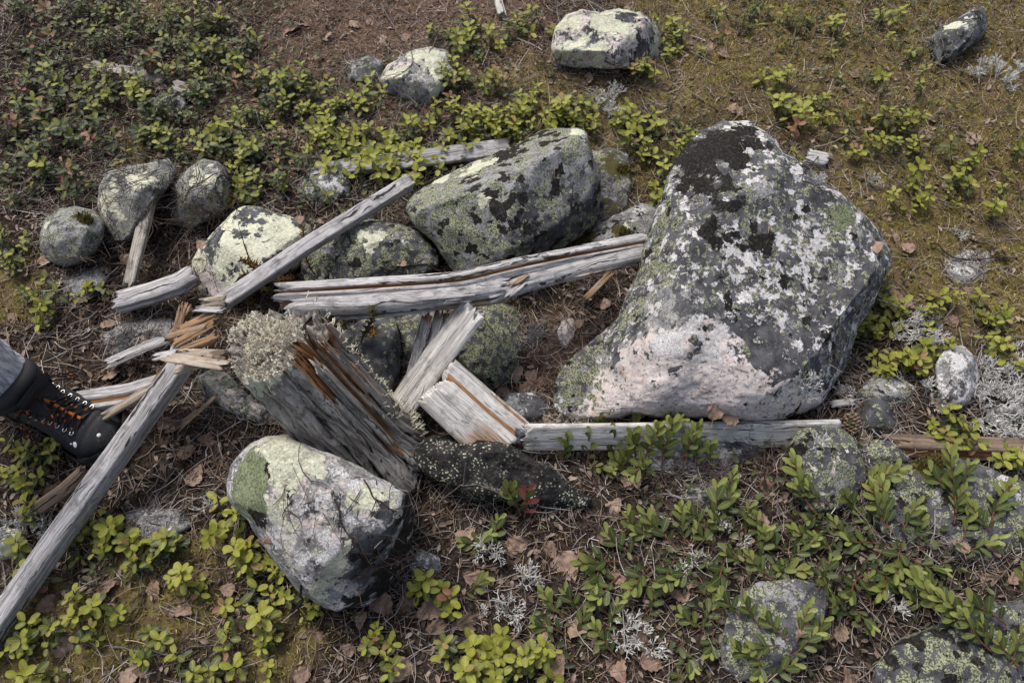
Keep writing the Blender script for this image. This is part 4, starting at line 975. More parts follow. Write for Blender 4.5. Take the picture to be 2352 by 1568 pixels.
    for x, y, rr in [(92, 1015, .0032), (172, 1021, .0052), (227, 999, .0032), (152, 959, .0016), (153, 982, .0014), (163, 1019, .0018)]:
        h = BV.ray_cast(Vector(CAMP), Vector(ray(x, y)).normalized())
        if h[0] is None: continue
        p = np.array(inv @ h[0]); nn = np.array((inv.to_3x3() @ h[1])); nn /= np.linalg.norm(nn)
        if nn[2] < 0: nn = -nn
        v = D * rr; v = v - np.outer(v @ nn, nn) * .75
        mk('reflector', v + p, Fi, ref, boot)
    # sock, trouser leg
    def limb(cx, zz, rx, ry, nm, mt, wr, seed, n=40):
        th = np.linspace(0, 2 * np.pi, n, endpoint=False); V = []
        for c, z, a_, b__ in zip(cx, zz, rx, ry): V.append(np.stack([c[0] + a_ * np.cos(th), c[1] + b__ * np.sin(th), np.full(n, z)], -1))
        V = np.stack(V); m = len(V)
        rad = V - np.array([[[c[0], c[1], 0]] for c in cx]); rad[..., 2] = 0; rad /= np.linalg.norm(rad, axis=2)[..., None]
        V = V + rad * (wr * fbm(V * [1, 1, 2.2], 26, 3, seed))[..., None]
        V[0, :, 2] += wr * 1.2 * fbm(V[0], 30, 2, seed)
        i = np.arange(m - 1)[:, None] * n + np.arange(n)[None]; j = np.arange(m - 1)[:, None] * n + (np.arange(n)[None] + 1) % n
        return mk(nm, V.reshape(-1, 3), np.stack([i, j, j + n, i + n], -1).reshape(-1, 4), mt, root)
    t = np.linspace(0, 1, 26); lean = lambda z: (-.018 - .22 * np.clip(z - .11, 0, 9), .0)
    z = .085 + .13 * t
    limb([lean(q_) for q_ in z], z, .044 - .006 * t, .034 - .001 * t, 'sock', sock, .0015, 5)
    t = np.linspace(0, 1, 60); z = .128 + .46 * t
    limb([lean(q_) for q_ in z], z, .054 + .024 * t, .048 + .026 * t, 'trouser_leg', tr, .008, 6)
build_person()
# ------------------------------------------------------------------ leaves
def leaf_material(name, base, young, red, rough=.38):
    b = NB(name)
    L = b.sep(b.attr('leaf').outputs['Color']); rnd_, along, across = L[0], L[1], L[2]; age = b.attr('leaf').outputs['Alpha']
    oc = b.sep(b.n('ObjectInfo').outputs['Color'])
    n = b.noise(b.n('TexCoord').outputs['Object'], 260, 3, .6)
    k = b.math('ADD', b.math('MULTIPLY', rnd_, .60), b.math('MULTIPLY', b.math('SUBTRACT', 1.0, age), .95))
    k = b.math('ADD', k, b.math('MULTIPLY_ADD', oc[0], 1.2, -.92))
    c = b.mix(b.ramp(k, .05, .95), base, young)
    c = b.mix(b.math('MULTIPLY', b.ramp(n, .45, .75), .35), c, tuple(.55 * v for v in base))
    rim = b.ramp(across, .18, .0)
    c = b.mix(b.math('MULTIPLY', rim, .45), c, tuple(min(1, 1.35 * v + .03) for v in young))
    rf = b.ramp(b.math('ADD', oc[1], b.math('MULTIPLY', b.math('SUBTRACT', rnd_, .5), .9)), .55, .95)
    c = b.mix(rf, c, red)
    bs = b.n('BsdfTranslucent', {'Color': b.mix(.5, c, young)})
    b.done(c, b.math('MULTIPLY_ADD', n, .25, rough), None, .28)
    mx = b.n('MixShader', {0: .22, 1: b.bsdf.outputs[0], 2: bs.outputs[0]})
    b.t.links.new(mx.outputs[0], b.out.inputs['Surface'])
    return b.m
M_LING = leaf_material('lingonberry_leaf', (0.028, 0.046, 0.020), (0.26, 0.265, 0.040), (0.23, 0.105, 0.070))
M_BEAR = leaf_material('bearberry_leaf', (0.050, 0.070, 0.022), (0.215, 0.240, 0.062), (0.30, 0.075, 0.075), .33)
def flat_mat(name, c0, c1, sc=60, rough=.8, tint=True):
    b = NB(name); n = b.noise(b.n('TexCoord').outputs['Object'], sc, 4, .65)
    c = b.mix(b.ramp(n, .3, .7), c0, c1)
    if tint:
        L = b.sep(b.attr('leaf').outputs['Color']); c = b.mix(b.math('MULTIPLY', L[0], .65), c, tuple(.3 * v for v in c0))
    return b.done(c, rough, b.bump(n, .4, .001), .2)
M_STEM = flat_mat('woody_stem', (.075, .042, .032), (.17, .105, .08), 200)
M_BSTEM = flat_mat('red_stem', (.10, .035, .03), (.22, .095, .07), 200)

def leaf(base, d, up, Ln, Wd, rng, curl=.25, fold=.25, obov=1.0, rows=(0, .10, .25, .45, .65, .82, .94, 1.0), age=0.0):
    """one leaf blade: V (rows*3), quads, attr"""
    d = np.array(d, float); d /= np.linalg.norm(d); s = np.cross(d, up); s /= np.linalg.norm(s) + 1e-9; nrm = np.cross(s, d)
    V = []; A = []; r = rng.random()
    for t in rows:
        pk_ = .50 + .14 * (obov - .7); x_ = (t - pk_) / (1.02 - pk_) if t > pk_ else (pk_ - t) / (pk_ + .03)
        w = Wd / 2 * max(.02, 1 - abs(x_) ** (2.4 if t > pk_ else 1.5 + .5 / obov)) ** (.5 if t > pk_ else .9)
        c = np.array(base) + d * Ln * (t - .10 * curl * t * t) - nrm * Ln * curl * t * t * .5
        V += [c - s * w + nrm * w * fold, c, c + s * w + nrm * w * fold]
        A += [(r, t, 1, age), (r, t, 0, age), (r, t, 1, age)]
    q = [[3 * i + k, 3 * i + k + 1, 3 * i + k + 4, 3 * i + k + 3] for i in range(len(rows) - 1) for k in (0, 1)]
    return np.array(V), np.array(q), np.array(A)
class Acc:
    def __init__(s): s.V = []; s.F = []; s.A = []; s.M = []; s.n = 0
    def add(s, V, F, A=None, m=0):
        s.V.append(V); s.F.append(F + s.n); s.n += len(V); s.M.append(np.full(len(F), m))
        s.A.append(A if A is not None else np.tile([.5, .5, .5, .5], (len(V), 1)))
    def make(s, name, mats, parent=None, loc=None, attr='leaf'):
        o = mk(name, np.concatenate(s.V), np.concatenate(s.F), mats, parent, attrs={attr: np.concatenate(s.A)}, loc=loc)
        o.data.polygons.foreach_set('material_index', np.concatenate(s.M).astype(np.int32)); return o

def ling_sprig(seed, h=.055, nl=13):
    rng = random.Random(seed); a = Acc()
    lean = np.array([rng.uniform(-.35, .35), rng.uniform(-.35, .35)])
    t = np.linspace(0, 1, 8)
    P = np.stack([lean[0] * h * t ** 1.6 + .003 * np.sin(t * 5 + seed), lean[1] * h * t ** 1.6, h * t], -1)
    a.add(*tube(P, .0011 - .0004 * t, 5), m=1)
    az = rng.uniform(0, 6.28)
    for k in range(nl):
        f = k / (nl - 1); q = .32 + .68 * f ** .75
        b = np.array([np.interp(q, t, P[:, i]) for i in range(3)])
        az += 2.4 + rng.uniform(-.3, .3); el = -.10 + 0.62 * f ** 2.2 + rng.uniform(-.25, .2)
        d = np.array([math.cos(az) * math.cos(el), math.sin(az) * math.cos(el), math.sin(el)])
        ln = (.0100 + .0075 * math.sin(f * 2.6)) * rng.uniform(.8, 1.15)
        a.add(*leaf(b + d * .0015, d, np.array([0, 0, 1.0]), ln, ln * rng.uniform(.50, .64), rng, curl=rng.uniform(.0, .4), fold=rng.uniform(.12, .4), obov=.92, age=1 - f))
    return a
LING = []
for k in range(9):
    a = ling_sprig(200 + k, h=.034 + .006 * (k % 5), nl=(6, 8, 10, 7, 12, 9, 11, 8, 14)[k])
    o = a.make('sprig', [M_LING, M_STEM]); LING.append(o.data); bpy.data.objects.remove(o)

def bear_sprig(seed, Ln=.075, nl=15):
    """a trailing shoot along +X whose tip lifts"""
    rng = random.Random(seed); a = Acc(); t = np.linspace(0, 1, 10)
    P = np.stack([Ln * t, Ln * .10 * np.sin(t * 3 + seed), .006 + Ln * .38 * t ** 2.0], -1)
    a.add(*tube(P, .0014 - .0005 * t, 5), m=1)
    side = 0
    for k in range(nl):
        f = k / (nl - 1); q = .18 + .82 * f
        b = np.array([np.interp(q, t, P[:, i]) for i in range(3)])
        side += 2.4; sp = (1 - .45 * f) * 1.05
        d = np.array([math.cos(sp), math.sin(sp) * math.cos(side), .25 + math.sin(sp) * math.sin(side) * .55 + rng.uniform(-.1, .2)])
        ln = (.015 + .008 * math.sin(.5 + f * 2.1)) * rng.uniform(.8, 1.15)
        a.add(*leaf(b, d, np.array([0, 0, 1.0]), ln, ln * rng.uniform(.36, .46), rng, curl=rng.uniform(-.15, .3), fold=rng.uniform(.1, .35), obov=1.45, age=1 - f))
    return a
BEAR = []
for k in range(7):
    a = bear_sprig(300 + k, Ln=(.055, .07, .085, .06, .1, .075, .05)[k], nl=(11, 14, 18, 12, 20, 15, 9)[k])
    o = a.make('shoot', [M_BEAR, M_BSTEM]); BEAR.append(o.data); bpy.data.objects.remove(o)

# ------------------------------------------------------------------ saying where a small thing stands
MARKS = [('the huge boulder', 1690, 620), ('the angular boulder', 1160, 470), ('the cream boulder', 560, 580), ('the spotted boulder', 850, 590), ('the post', 700, 870), ('the front boulder', 720, 1190),
         ('the square beam', 190, 1170), ('the boot', 120, 940), ('the oval boulder', 310, 460), ('the squarish stone', 165, 545), ('the banded boulder', 465, 440), ('the pink boulder', 1395, 90),
         ('the pinkish stone', 960, 175), ('the tilted stone', 2200, 85), ('the sunken stone', 2228, 615), ('the rusty stone', 2200, 870), ('the white plank', 1560, 1000), ('the scarred stone', 1900, 1080),
         ('the long boulder', 2230, 1170), ('the round stone', 1780, 1450), ('the corner boulder', 2200, 1520), ('the black log', 1150, 1090), ('the thin plank', 700, 570), ('the split rail', 1060, 665),
         ('the short stub', 1090, 940), ('the curved log', 350, 675), ('the wedged stone', 1420, 540), ('the brown log', 2200, 1035), ('the plank end', 310, 175), ('the small stone', 392, 240),
         ('the pale stick', 1147, 20), ('the lilac slab', 320, 780), ('the thin board', 980, 365)]
SMALL = []      # (object, x, y, adjective, noun)
def where(x, y, skip=()):
    L = sorted(MARKS, key=lambda m: (m[1] - x) ** 2 + (m[2] - y) ** 2)
    def rel(m):
        dx, dy = x - m[1], y - m[2]; d = math.hypot(dx, dy)
        if d < 45: return 'at'
        if abs(dx) > 2.2 * abs(dy): return 'right of' if dx > 0 else 'left of'
        if abs(dy) > 2.2 * abs(dx): return 'in front of' if dy > 0 else 'behind'
        return ('front' if dy > 0 else 'back') + ('-right of' if dx > 0 else '-left of')
    return rel(L[0]) + ' ' + L[0][0], L[1][0], L[2][0]
def name_small():
    """each label says what the thing looks like and what it grows or lies beside; equal ones are told apart by neighbours, then by order"""
    from collections import defaultdict
    D = defaultdict(list)
    for o, x, y, adj, noun in SMALL:
        w, n2, n3 = where(x, y); D[(f'{adj} {noun} {w}')].append((o, x, y, n2, n3))
    for base, L in D.items():
        if len(L) == 1: L[0][0]['label'] = base; continue
        E = defaultdict(list)
        for it in L: E[it[3]].append(it)
        for n2, M in E.items():
            b2 = base + (f', towards {n2}' if len(E) > 1 else '')
            if len(M) == 1: M[0][0]['label'] = b2; continue
            xs = [m[1] for m in M]; ys = [m[2] for m in M]
            if max(xs) - min(xs) >= max(ys) - min(ys):
                M = sorted(M, key=lambda m: m[1]); words = ('leftmost', 'rightmost', 'from left')
            else:
                M = sorted(M, key=lambda m: m[2]); words = ('farthest', 'nearest', 'from back')
            num = ['first', 'second', 'third', 'fourth', 'fifth', 'sixth', 'seventh', 'eighth', 'ninth', 'tenth', 'eleventh', 'twelfth']
            for i, m in enumerate(M):
                o_ = words[0] if i == 0 else words[1] if i == len(M) - 1 else num[min(i, 11)] + ' ' + words[2]
                m[0]['label'] = f'{o_}, {b2}'

# ------------------------------------------------------------------ lingonberry shrubs: picture position of the leaf tops, number of sprigs, tone, redness
LB = [(40,10,3,.3,0),(150,15,3,.3,0),(240,5,3,.35,0),(300,5,2,.3,.2),(390,30,6,.4,0),(430,60,7,.35,0),(500,30,5,.4,0),(480,95,8,.35,0),(560,100,5,.3,0),(430,130,5,.35,0),(530,130,4,.3,0),(175,80,2,.3,.45),(40,90,2,.3,0),
 (80,130,3,.35,.1),(140,130,3,.25,.1),(70,170,4,.35,.1),(230,170,5,.55,0),(270,165,5,.55,0),(300,200,5,.5,0),(200,230,4,.4,.1),(35,205,2,.25,.55),(100,220,4,.3,.1),(120,190,3,.25,0),(65,270,2,.3,.75),(30,300,3,.35,.1),(130,285,4,.25,0),(180,290,5,.3,.1),
 (90,320,4,.3,.1),(225,320,2,.4,.6),(180,240,3,.4,0),(75,375,4,.35,.1),(90,400,3,.35,0),(160,395,2,.3,.3),(200,420,2,.3,.1),(260,360,2,.3,.2),(340,310,4,.5,0),(375,300,5,.5,0),(400,330,4,.45,0),(370,250,2,.5,0),(420,240,4,.2,0),(450,170,5,.5,0),(470,200,4,.25,0),
 (440,300,3,.55,0),(500,300,5,.5,.1),(540,290,3,.5,0),(480,330,4,.4,0),(560,330,4,.45,0),(600,180,4,.4,0),(640,160,5,.45,0),(680,200,5,.5,0),(700,170,4,.45,0),(740,190,3,.45,0),(610,240,3,.3,0),(660,230,4,.55,0),(560,250,3,.3,0),(690,250,5,.5,0),(730,260,5,.55,0),
 (510,390,5,.55,0),(540,420,5,.5,0),(560,370,5,.55,0),(520,360,4,.5,0),(610,400,3,.55,0),(560,440,3,.3,0),(650,400,3,.3,0),(15,540,4,.45,0),(60,660,4,.5,0),(110,680,5,.45,0),(25,600,3,.45,0),(85,720,2,.45,0),(195,640,3,.5,.1),(225,650,2,.5,.1),
 (1030,70,4,.6,0),(1060,95,5,.6,0),(1090,90,4,.55,0),(1130,95,3,.6,0),(1085,40,3,.4,0),(1200,40,5,.5,0),(1180,60,4,.45,0),(1240,45,3,.5,0),(830,160,3,.5,.1),(800,220,5,.5,0),(770,240,4,.45,0),(840,230,5,.5,0),(760,300,6,.6,0),(800,310,7,.6,0),(850,300,7,.6,0),
 (890,330,6,.55,0),(930,300,6,.65,0),(960,330,5,.6,0),(730,320,5,.5,0),(780,350,5,.5,0),(850,350,5,.5,0),(920,350,5,.55,0),(980,260,4,.5,.1),(1050,250,5,.6,0),(1080,275,6,.65,0),(1110,265,6,.65,0),(1140,290,5,.65,0),(1160,260,5,.6,0),(1060,300,4,.5,0),(1200,240,5,.55,0),
 (1220,210,4,.6,0),(1250,265,4,.6,0),(1290,250,5,.55,0),(1320,260,4,.6,0),(1345,265,5,.65,0),(1190,290,4,.4,0),(1290,235,4,.6,0),(1340,225,3,.6,0),(1030,140,3,.5,.1),(1060,170,4,.55,0),(1120,190,3,.55,0),(1150,180,3,.5,.7),(1030,180,3,.5,.55),(1440,290,3,.6,0),
 (1480,310,4,.6,0),(1470,260,4,.6,0),(1500,270,3,.6,0),(1490,340,4,.75,0),(1430,250,3,.6,0),(1485,105,3,.75,.2),(1490,140,4,.7,0),(1540,100,5,.6,0),(1560,70,4,.5,0),(1530,60,3,.5,0),(1530,400,6,.7,0),(1520,440,4,.65,0),(1560,340,3,.6,0),(1580,300,4,.6,0),
 (850,372,4,.65,0),(950,370,5,.75,0),(1000,350,4,.6,0),(900,375,4,.65,0),(940,410,2,.8,0),(800,390,3,.55,0),(1640,15,3,.5,0),(1720,40,4,.4,0),(1750,10,4,.4,0),(1810,35,4,.55,0),(1800,100,2,.65,0),(1850,50,3,.4,0),(1930,50,4,.5,0),(1960,80,4,.5,0),(2050,45,4,.5,0),(2080,80,4,.6,0),
 (2100,110,3,.55,0),(2040,20,3,.4,0),(1620,100,2,.6,0),(1645,70,2,.65,.3),(1740,165,3,.75,0),(1795,185,4,.7,0),(1805,160,3,.75,0),(1900,110,2,.65,0),(2010,155,3,.7,0),(2120,175,4,.6,0),(1935,150,2,.5,0),(1800,230,5,.75,0),(1840,240,6,.65,0),(1870,220,5,.65,0),(1890,260,5,.7,0),
 (1830,265,4,.75,0),(1820,283,2,.5,.85),(1960,250,3,.55,.4),(2030,260,5,.65,.15),(2090,260,5,.7,0),(2100,290,5,.6,.2),(2060,310,4,.6,0),(1970,300,4,.65,0),(2025,325,3,.8,0),(2110,330,4,.6,0),(1990,340,3,.8,.25),(2240,360,5,.55,0),(2200,340,2,.5,0),(2220,400,5,.6,0),
 (2090,410,5,.8,0),(2110,420,4,.8,0),(2120,455,4,.8,0),(2070,460,3,.8,0),(2200,440,3,.75,0),(2320,395,4,.5,0),(2300,460,3,.65,.2),(2340,330,3,.45,0),(1850,345,2,.75,0),(2020,715,5,.65,0),(2040,700,4,.65,0),(2070,715,3,.7,.15),(2050,660,3,.5,0),(1995,760,4,.65,0),(2035,830,6,.9,0),
 (2075,825,5,.9,0),(2100,820,4,.9,.1),(2150,795,4,.75,0),(2170,680,3,.7,0),(2140,735,3,.7,0),(2280,700,4,.65,0),(2310,730,4,.65,0),(2300,795,3,.6,0),(2330,840,3,.8,0),(2180,965,4,.65,0),(2220,1010,6,.65,.15),(2200,990,4,.6,0),(2330,1050,5,.6,.1),(2340,580,2,.5,.2),
 (30,1030,4,.75,.15),(90,1030,5,.65,.1),(80,1060,4,.65,0),(25,1105,4,.75,0),(85,1185,3,.6,.35),(170,1190,7,.6,.1),(220,1215,8,.65,.05),(260,1230,6,.5,0),(215,1250,5,.5,0),(345,1265,7,.6,.1),(380,1250,5,.5,0),(300,1290,4,.55,0),(500,1190,4,.9,0),(535,1205,3,.5,0),(585,1265,6,.85,0),
 (560,1285,5,.7,0),(635,1315,5,.75,0),(620,1290,3,.6,0),(435,1340,5,.8,.05),(80,1300,3,.45,0),(10,1250,3,.7,.1),(85,1350,2,.6,.5),(165,1385,4,.7,.05),(205,1400,5,.6,0),(195,1440,4,.6,0),(60,1440,6,.6,0),(30,1480,4,.6,0),(100,1470,3,.5,0),(330,1475,5,.35,0),(550,1370,4,.5,0),(615,1370,3,.7,0),
 (690,1370,4,.65,0),(710,1400,5,.65,0),(610,1455,5,.75,0),(500,1390,2,1.0,.35),(540,1505,4,.7,.2),(100,1550,4,.7,0),(420,1540,4,.5,0),(460,1560,4,.6,0),(600,1560,3,.8,0),(960,1350,3,.85,0),(1010,1370,3,.6,.15),(855,1480,4,.75,.35),(880,1550,3,.7,.1),(1100,1500,8,.75,0),(1150,1470,7,.8,0),
 (1110,1535,8,.65,0),(1200,1530,7,.6,.1),(1060,1510,5,.6,0),(1245,1510,4,.65,0),(1130,1562,6,.6,0)]
rr_ = random.Random(8)
for _ in range(900):
    x, y = rr_.uniform(0, 720), rr_.uniform(0, 460)
    if len(LB) >= 296: break
    if any(math.hypot(x - q[0], y - q[1]) < 26 for q in LB) or (80 < x < 540 and y > 345) or (x > 560 and y < 150): continue
    LB.append((x, y, rr_.choice((2, 3, 3, 4)), rr_.uniform(.18, .42), rr_.choice((0, 0, .1, .3))))
def stand(x, y, h):
    """ground point below leaf tops seen at (x, y), h metres up"""
    q = surf(x, y); p = at(x, y, q[2] + h)
    if top_z(p) > q[2] + .03: return q * 1.0, q[2]
    return p, top_z(p)
def build_lingonberries():
    rng = random.Random(11)
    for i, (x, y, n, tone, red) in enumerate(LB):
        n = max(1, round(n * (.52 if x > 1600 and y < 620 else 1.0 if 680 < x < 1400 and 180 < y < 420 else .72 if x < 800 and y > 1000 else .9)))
        tone += -.10 if x < 480 and y < 460 else .08 if 720 < x < 1400 and 200 < y < 420 else 0  # upper-left leaves darkened in colour to stand in for that corner's shade
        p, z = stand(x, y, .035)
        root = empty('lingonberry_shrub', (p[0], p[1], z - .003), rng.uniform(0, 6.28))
        mpp = mpx(x, y); spread = (9 + 9 * math.sqrt(n)) * mpp
        for k in range(n):
            me = rng.choice(LING); o = bpy.data.objects.new('sprig', me); COL.objects.link(o); o.parent = root
            rr = spread * math.sqrt((k + .3) / n); a = 2.4 * k + rng.uniform(-.6, .6)
            o.location = (rr * math.cos(a), rr * math.sin(a), rng.uniform(-.008, .002))
            o.rotation_euler = (rng.uniform(-.35, .35), rng.uniform(-.35, .35), rng.uniform(0, 6.28))
            s = rng.uniform(.66, 1.16); o.scale = (s, s, s)
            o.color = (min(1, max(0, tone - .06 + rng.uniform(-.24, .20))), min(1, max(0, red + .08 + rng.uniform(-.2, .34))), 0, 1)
        tag(root, None, 'shrub', 'lingonberry shrubs'); 
        adj = 'reddish' if red >= .45 else 'yellowish' if tone >= .72 else 'dark' if tone < .36 else 'green'
        size = 'single' if n < 2 else 'small' if n <= 3 else 'bushy'
        SMALL.append((root, x, y, f'{size} {adj}', 'lingonberry'))
build_lingonberries()

# bearberry shoots: base and tip in the picture, tone, redness
BB = [(1185,1190,1165,1090,.6,.15),(1195,1190,1215,1115,.5,.85),(1180,1170,1145,1110,.5,.5),(1060,1360,1110,1330,.4,0),(1130,1250,1085,1235,.4,0),(1120,1260,1135,1215,.4,0),(1070,1270,1125,1240,.4,0),(1260,1050,1225,1010,.5,.1),(1290,1040,1310,985,.5,0),(1330,1030,1340,975,.45,0),
 (1380,1010,1370,960,.5,0),(1400,1040,1420,980,.5,.05),(1440,1000,1480,935,.55,0),(1500,990,1490,930,.55,0),(1520,1000,1545,945,.5,.1),(1530,960,1500,940,.5,0),(1440,1090,1400,1035,.55,0),(1420,1080,1440,1020,.6,.1),(1470,1100,1500,1050,.55,.1),(1580,1060,1575,975,.6,.15),(1560,1050,1590,1000,.55,.1),(1500,1060,1450,1080,.5,.05),
 (1350,1060,1390,1080,.5,.1),(1400,1430,1360,1370,.4,0),(1380,1450,1420,1400,.4,0),(1290,1430,1275,1380,.4,0),(1330,1420,1310,1370,.4,.1),(1290,1460,1250,1430,.4,.1),(1310,1470,1330,1430,.4,0),
 (1420,1300,1340,1280,.45,0),(1400,1280,1350,1330,.4,0),(1450,1290,1400,1230,.45,0),(1500,1310,1440,1350,.4,0),(1470,1260,1440,1190,.4,.05),(1520,1240,1470,1210,.5,0),(1540,1260,1500,1180,.45,.05),(1560,1290,1520,1340,.4,0),(1580,1250,1560,1180,.4,0),(1430,1330,1380,1370,.4,0),(1610,1300,1560,1320,.45,0),(1620,1230,1590,1170,.4,0),(1640,1270,1600,1220,.45,0),
 (1650,1200,1690,1140,.4,0),(1630,1210,1660,1130,.45,0),(1660,1160,1690,1100,.4,.05),(1680,1280,1640,1330,.4,0),(1700,1240,1720,1170,.45,0),(1690,1230,1640,1190,.45,0),(1730,1290,1770,1230,.45,0),(1720,1310,1680,1260,.4,0),(1760,1260,1730,1190,.45,0),(1740,1320,1830,1295,.6,.05),(1770,1340,1740,1290,.4,0),(1800,1280,1760,1220,.4,0),(1810,1300,1860,1240,.45,0),
 (1870,1170,1815,1075,.6,.1),(1880,1165,1850,1120,.5,.15),(1900,1170,1870,1130,.45,0),(1900,1180,1850,1180,.45,0),(1960,1150,2050,1090,.6,.15),(1980,1160,2010,1110,.5,.1),(1960,1180,1930,1130,.45,.05),(1870,1240,1880,1180,.4,.05),(1890,1260,1830,1220,.4,0),(1920,1280,1880,1240,.45,0),(1960,1260,1930,1200,.45,0),
 (2040,1210,1990,1130,.6,.15),(2050,1215,2020,1120,.55,.2),(2060,1220,2100,1180,.4,0),(2010,1230,1990,1180,.55,.2),(2020,1260,1960,1240,.45,0),(2080,1250,2050,1300,.4,0),(2100,1260,2120,1210,.5,.2),(2090,1280,2130,1290,.4,0),(2050,1270,2100,1300,.4,0),(2000,1290,2050,1330,.4,0),(2060,1310,2020,1350,.4,0),
 (2185,1180,2165,1060,.55,.1),(2190,1150,2150,1080,.5,.1),(2195,1130,2225,1090,.5,.15),(2180,1200,2210,1140,.45,0),(2280,1210,2300,1120,.55,.15),(2285,1180,2330,1130,.5,.2),(2270,1230,2250,1170,.45,0),(2200,1240,2230,1200,.65,.25),(2210,1260,2260,1250,.6,.3),
 (1980,1330,1940,1360,.35,.1),(1960,1380,1990,1420,.35,.1),(1930,1400,1890,1390,.35,.1),(1990,1400,2000,1340,.4,0),(1870,1350,1900,1310,.4,0),(1840,1310,1790,1300,.5,0),
 (2190,1420,2100,1330,.5,.05),(2200,1430,2140,1350,.5,.05),(2230,1450,2150,1390,.5,.1),(2240,1460,2190,1380,.5,.05),(2280,1490,2210,1420,.5,.1),(2290,1500,2260,1440,.5,.2),(2310,1520,2350,1460,.5,.2),(2330,1540,2300,1470,.5,.25),(2150,1400,2100,1370,.45,0),(2300,1440,2240,1370,.5,.05),(2340,1380,2360,1320,.5,.05),(2345,1280,2355,1210,.4,.1),
 (1800,1480,1770,1420,.4,.05),(1820,1470,1860,1420,.45,0),(1790,1490,1740,1480,.4,0),(1760,1500,1750,1540,.4,0),(1810,1500,1850,1480,.4,.05),(1740,1450,1720,1400,.4,0),(1700,1430,1680,1380,.4,.1),(1600,1440,1640,1400,.4,.05),(1620,1460,1590,1420,.4,.05),(1650,1450,1640,1490,.4,.05),(1570,1470,1590,1520,.4,0),(1740,1530,1710,1500,.4,0),(1750,1550,1800,1530,.4,0),(1580,1530,1560,1560,.45,.05),(1890,1340,1840,1360,.4,0),
 (1420,1500,1390,1460,.4,.1),(1300,1062,1290,990,.5,.05),(1345,1058,1360,985,.5,.05),(1400,1062,1400,985,.5,.1),(1450,1066,1465,985,.5,.05),(1490,1060,1510,975,.5,.05),(1530,1064,1535,965,.5,.1),(1590,1068,1600,1000,.5,.1),(1620,1075,1640,1020,.45,.1),(1480,1420,1500,1370,.4,0),(1850,1490,1880,1450,.45,0),(1980,1440,1960,1400,.4,0)]
def build_bearberries():
    rng = random.Random(21)
    for i, (x0, y0, x1, y1, tone, red) in enumerate(BB):
        q = surf(x0, y0); p1 = at(x1, y1, q[2] + .025)
        if top_z(p1) > q[2] + .06: p1 = surf(x1, y1)
        d = p1 - q; ln = max(.035, math.hypot(d[0], d[1]))
        k = min(range(len(BEAR)), key=lambda j: abs((.055, .07, .085, .06, .1, .075, .05)[j] - ln) + rng.uniform(0, .02))
        base = (.055, .07, .085, .06, .1, .075, .05)[k]
        root = bpy.data.objects.new('bearberry_shoot', BEAR[k]); COL.objects.link(root)
        zc = max(top_z(q + d * f) for f in (.0, .5, .9))
        root.location = (q[0], q[1], max(q[2], q[2] + .5 * max(0, zc - q[2] - .01)))
        root.rotation_euler = (rng.uniform(-.3, .3), -math.atan2(max(0, zc - q[2] - .01), ln) + rng.uniform(-.15, .05) - (.55 if y1 < 1065 and x0 < 1650 else 0), math.atan2(d[1], d[0]))
        s = min(1.35, max(.85, ln / base * 1.1)); root.scale = (s, s * 1.0, s)
        root.color = (tone + rng.uniform(-.12, .12), max(0, red + rng.uniform(-.12, .12)), 0, 1)
        tag(root, None, 'plant', 'bearberry shoots')
        adj = 'red' if red >= .4 else 'reddish' if red >= .18 else 'pale' if tone >= .55 else 'green'
        size = 'long' if ln > .075 else 'short' if ln < .05 else 'leafy'
        SMALL.append((root, (x0 + x1) / 2, (y0 + y1) / 2, f'{size} {adj}', 'bearberry'))
build_bearberries()
# ------------------------------------------------------------------ reindeer lichen, crowberry, dead leaves, twigs, cone
def lichen_mat(name, c0, c1):
    b = NB(name); n = b.noise(b.n('NewGeometry').outputs['Position'], 70, 4, .6); L = b.sep(b.attr('leaf').outputs['Color'])
    c = b.mix(b.ramp(n, .35, .65), c0, c1); c = b.mix(L[0], tuple(.6 * v for v in c0), c)
    return b.done(c, .9, None, .1)
M_REIN = lichen_mat('reindeer_lichen', (.50, .49, .47), (.70, .69, .66))
M_CAP = lichen_mat('cream_shrub_lichen', (.62, .55, .45), (.80, .79, .64))
def branchy(a, p, d, ln, r, depth, rng, spread=.7, n=3):
    """a little antler-branched lichen, thin tubes"""
    q = p + d * ln; m = (p + q) / 2 + np.array([rng.uniform(-1, 1) for _ in range(3)]) * ln * .15
    v, f = tube([p, m, q], [r, r * .9, r * .75], 4)
    t = 1 - depth / 4.0
    a.add(v, f, np.tile([min(1, .35 + .75 * t), 0, 0, 1], (len(v), 1)))
    if depth <= 0: return
    for _ in range(n if depth > 1 else 2):
        e = d + np.array([rng.uniform(-1, 1), rng.uniform(-1, 1), rng.uniform(-.5, 1)]) * spread; e /= np.linalg.norm(e)
        branchy(a, q, e, ln * rng.uniform(.6, .85), r * .78, depth - 1, rng, spread, n)
def tuft(seed, h=.012, stems=5, rad=.010, depth=3, r=.0009):
    rng = random.Random(seed); a = Acc()
    for _ in range(stems):
        p = np.array([rng.gauss(0, rad * .25), rng.gauss(0, rad * .25), -.002]); w_ = .5 + rad * 60; d = np.array([rng.uniform(-w_, w_), rng.uniform(-w_, w_), .8]); d /= np.linalg.norm(d)
        branchy(a, p, d, h * rng.uniform(.7, 1.1), r, depth, rng)
    return a
TUFTS = []
for k in range(6):
    o = tuft(400 + k, h=.009 + .002 * (k % 3), stems=3 + k, rad=.0008 + .0018 * k).make('reindeer_lichen', M_REIN); TUFTS.append(o.data); bpy.data.objects.remove(o)
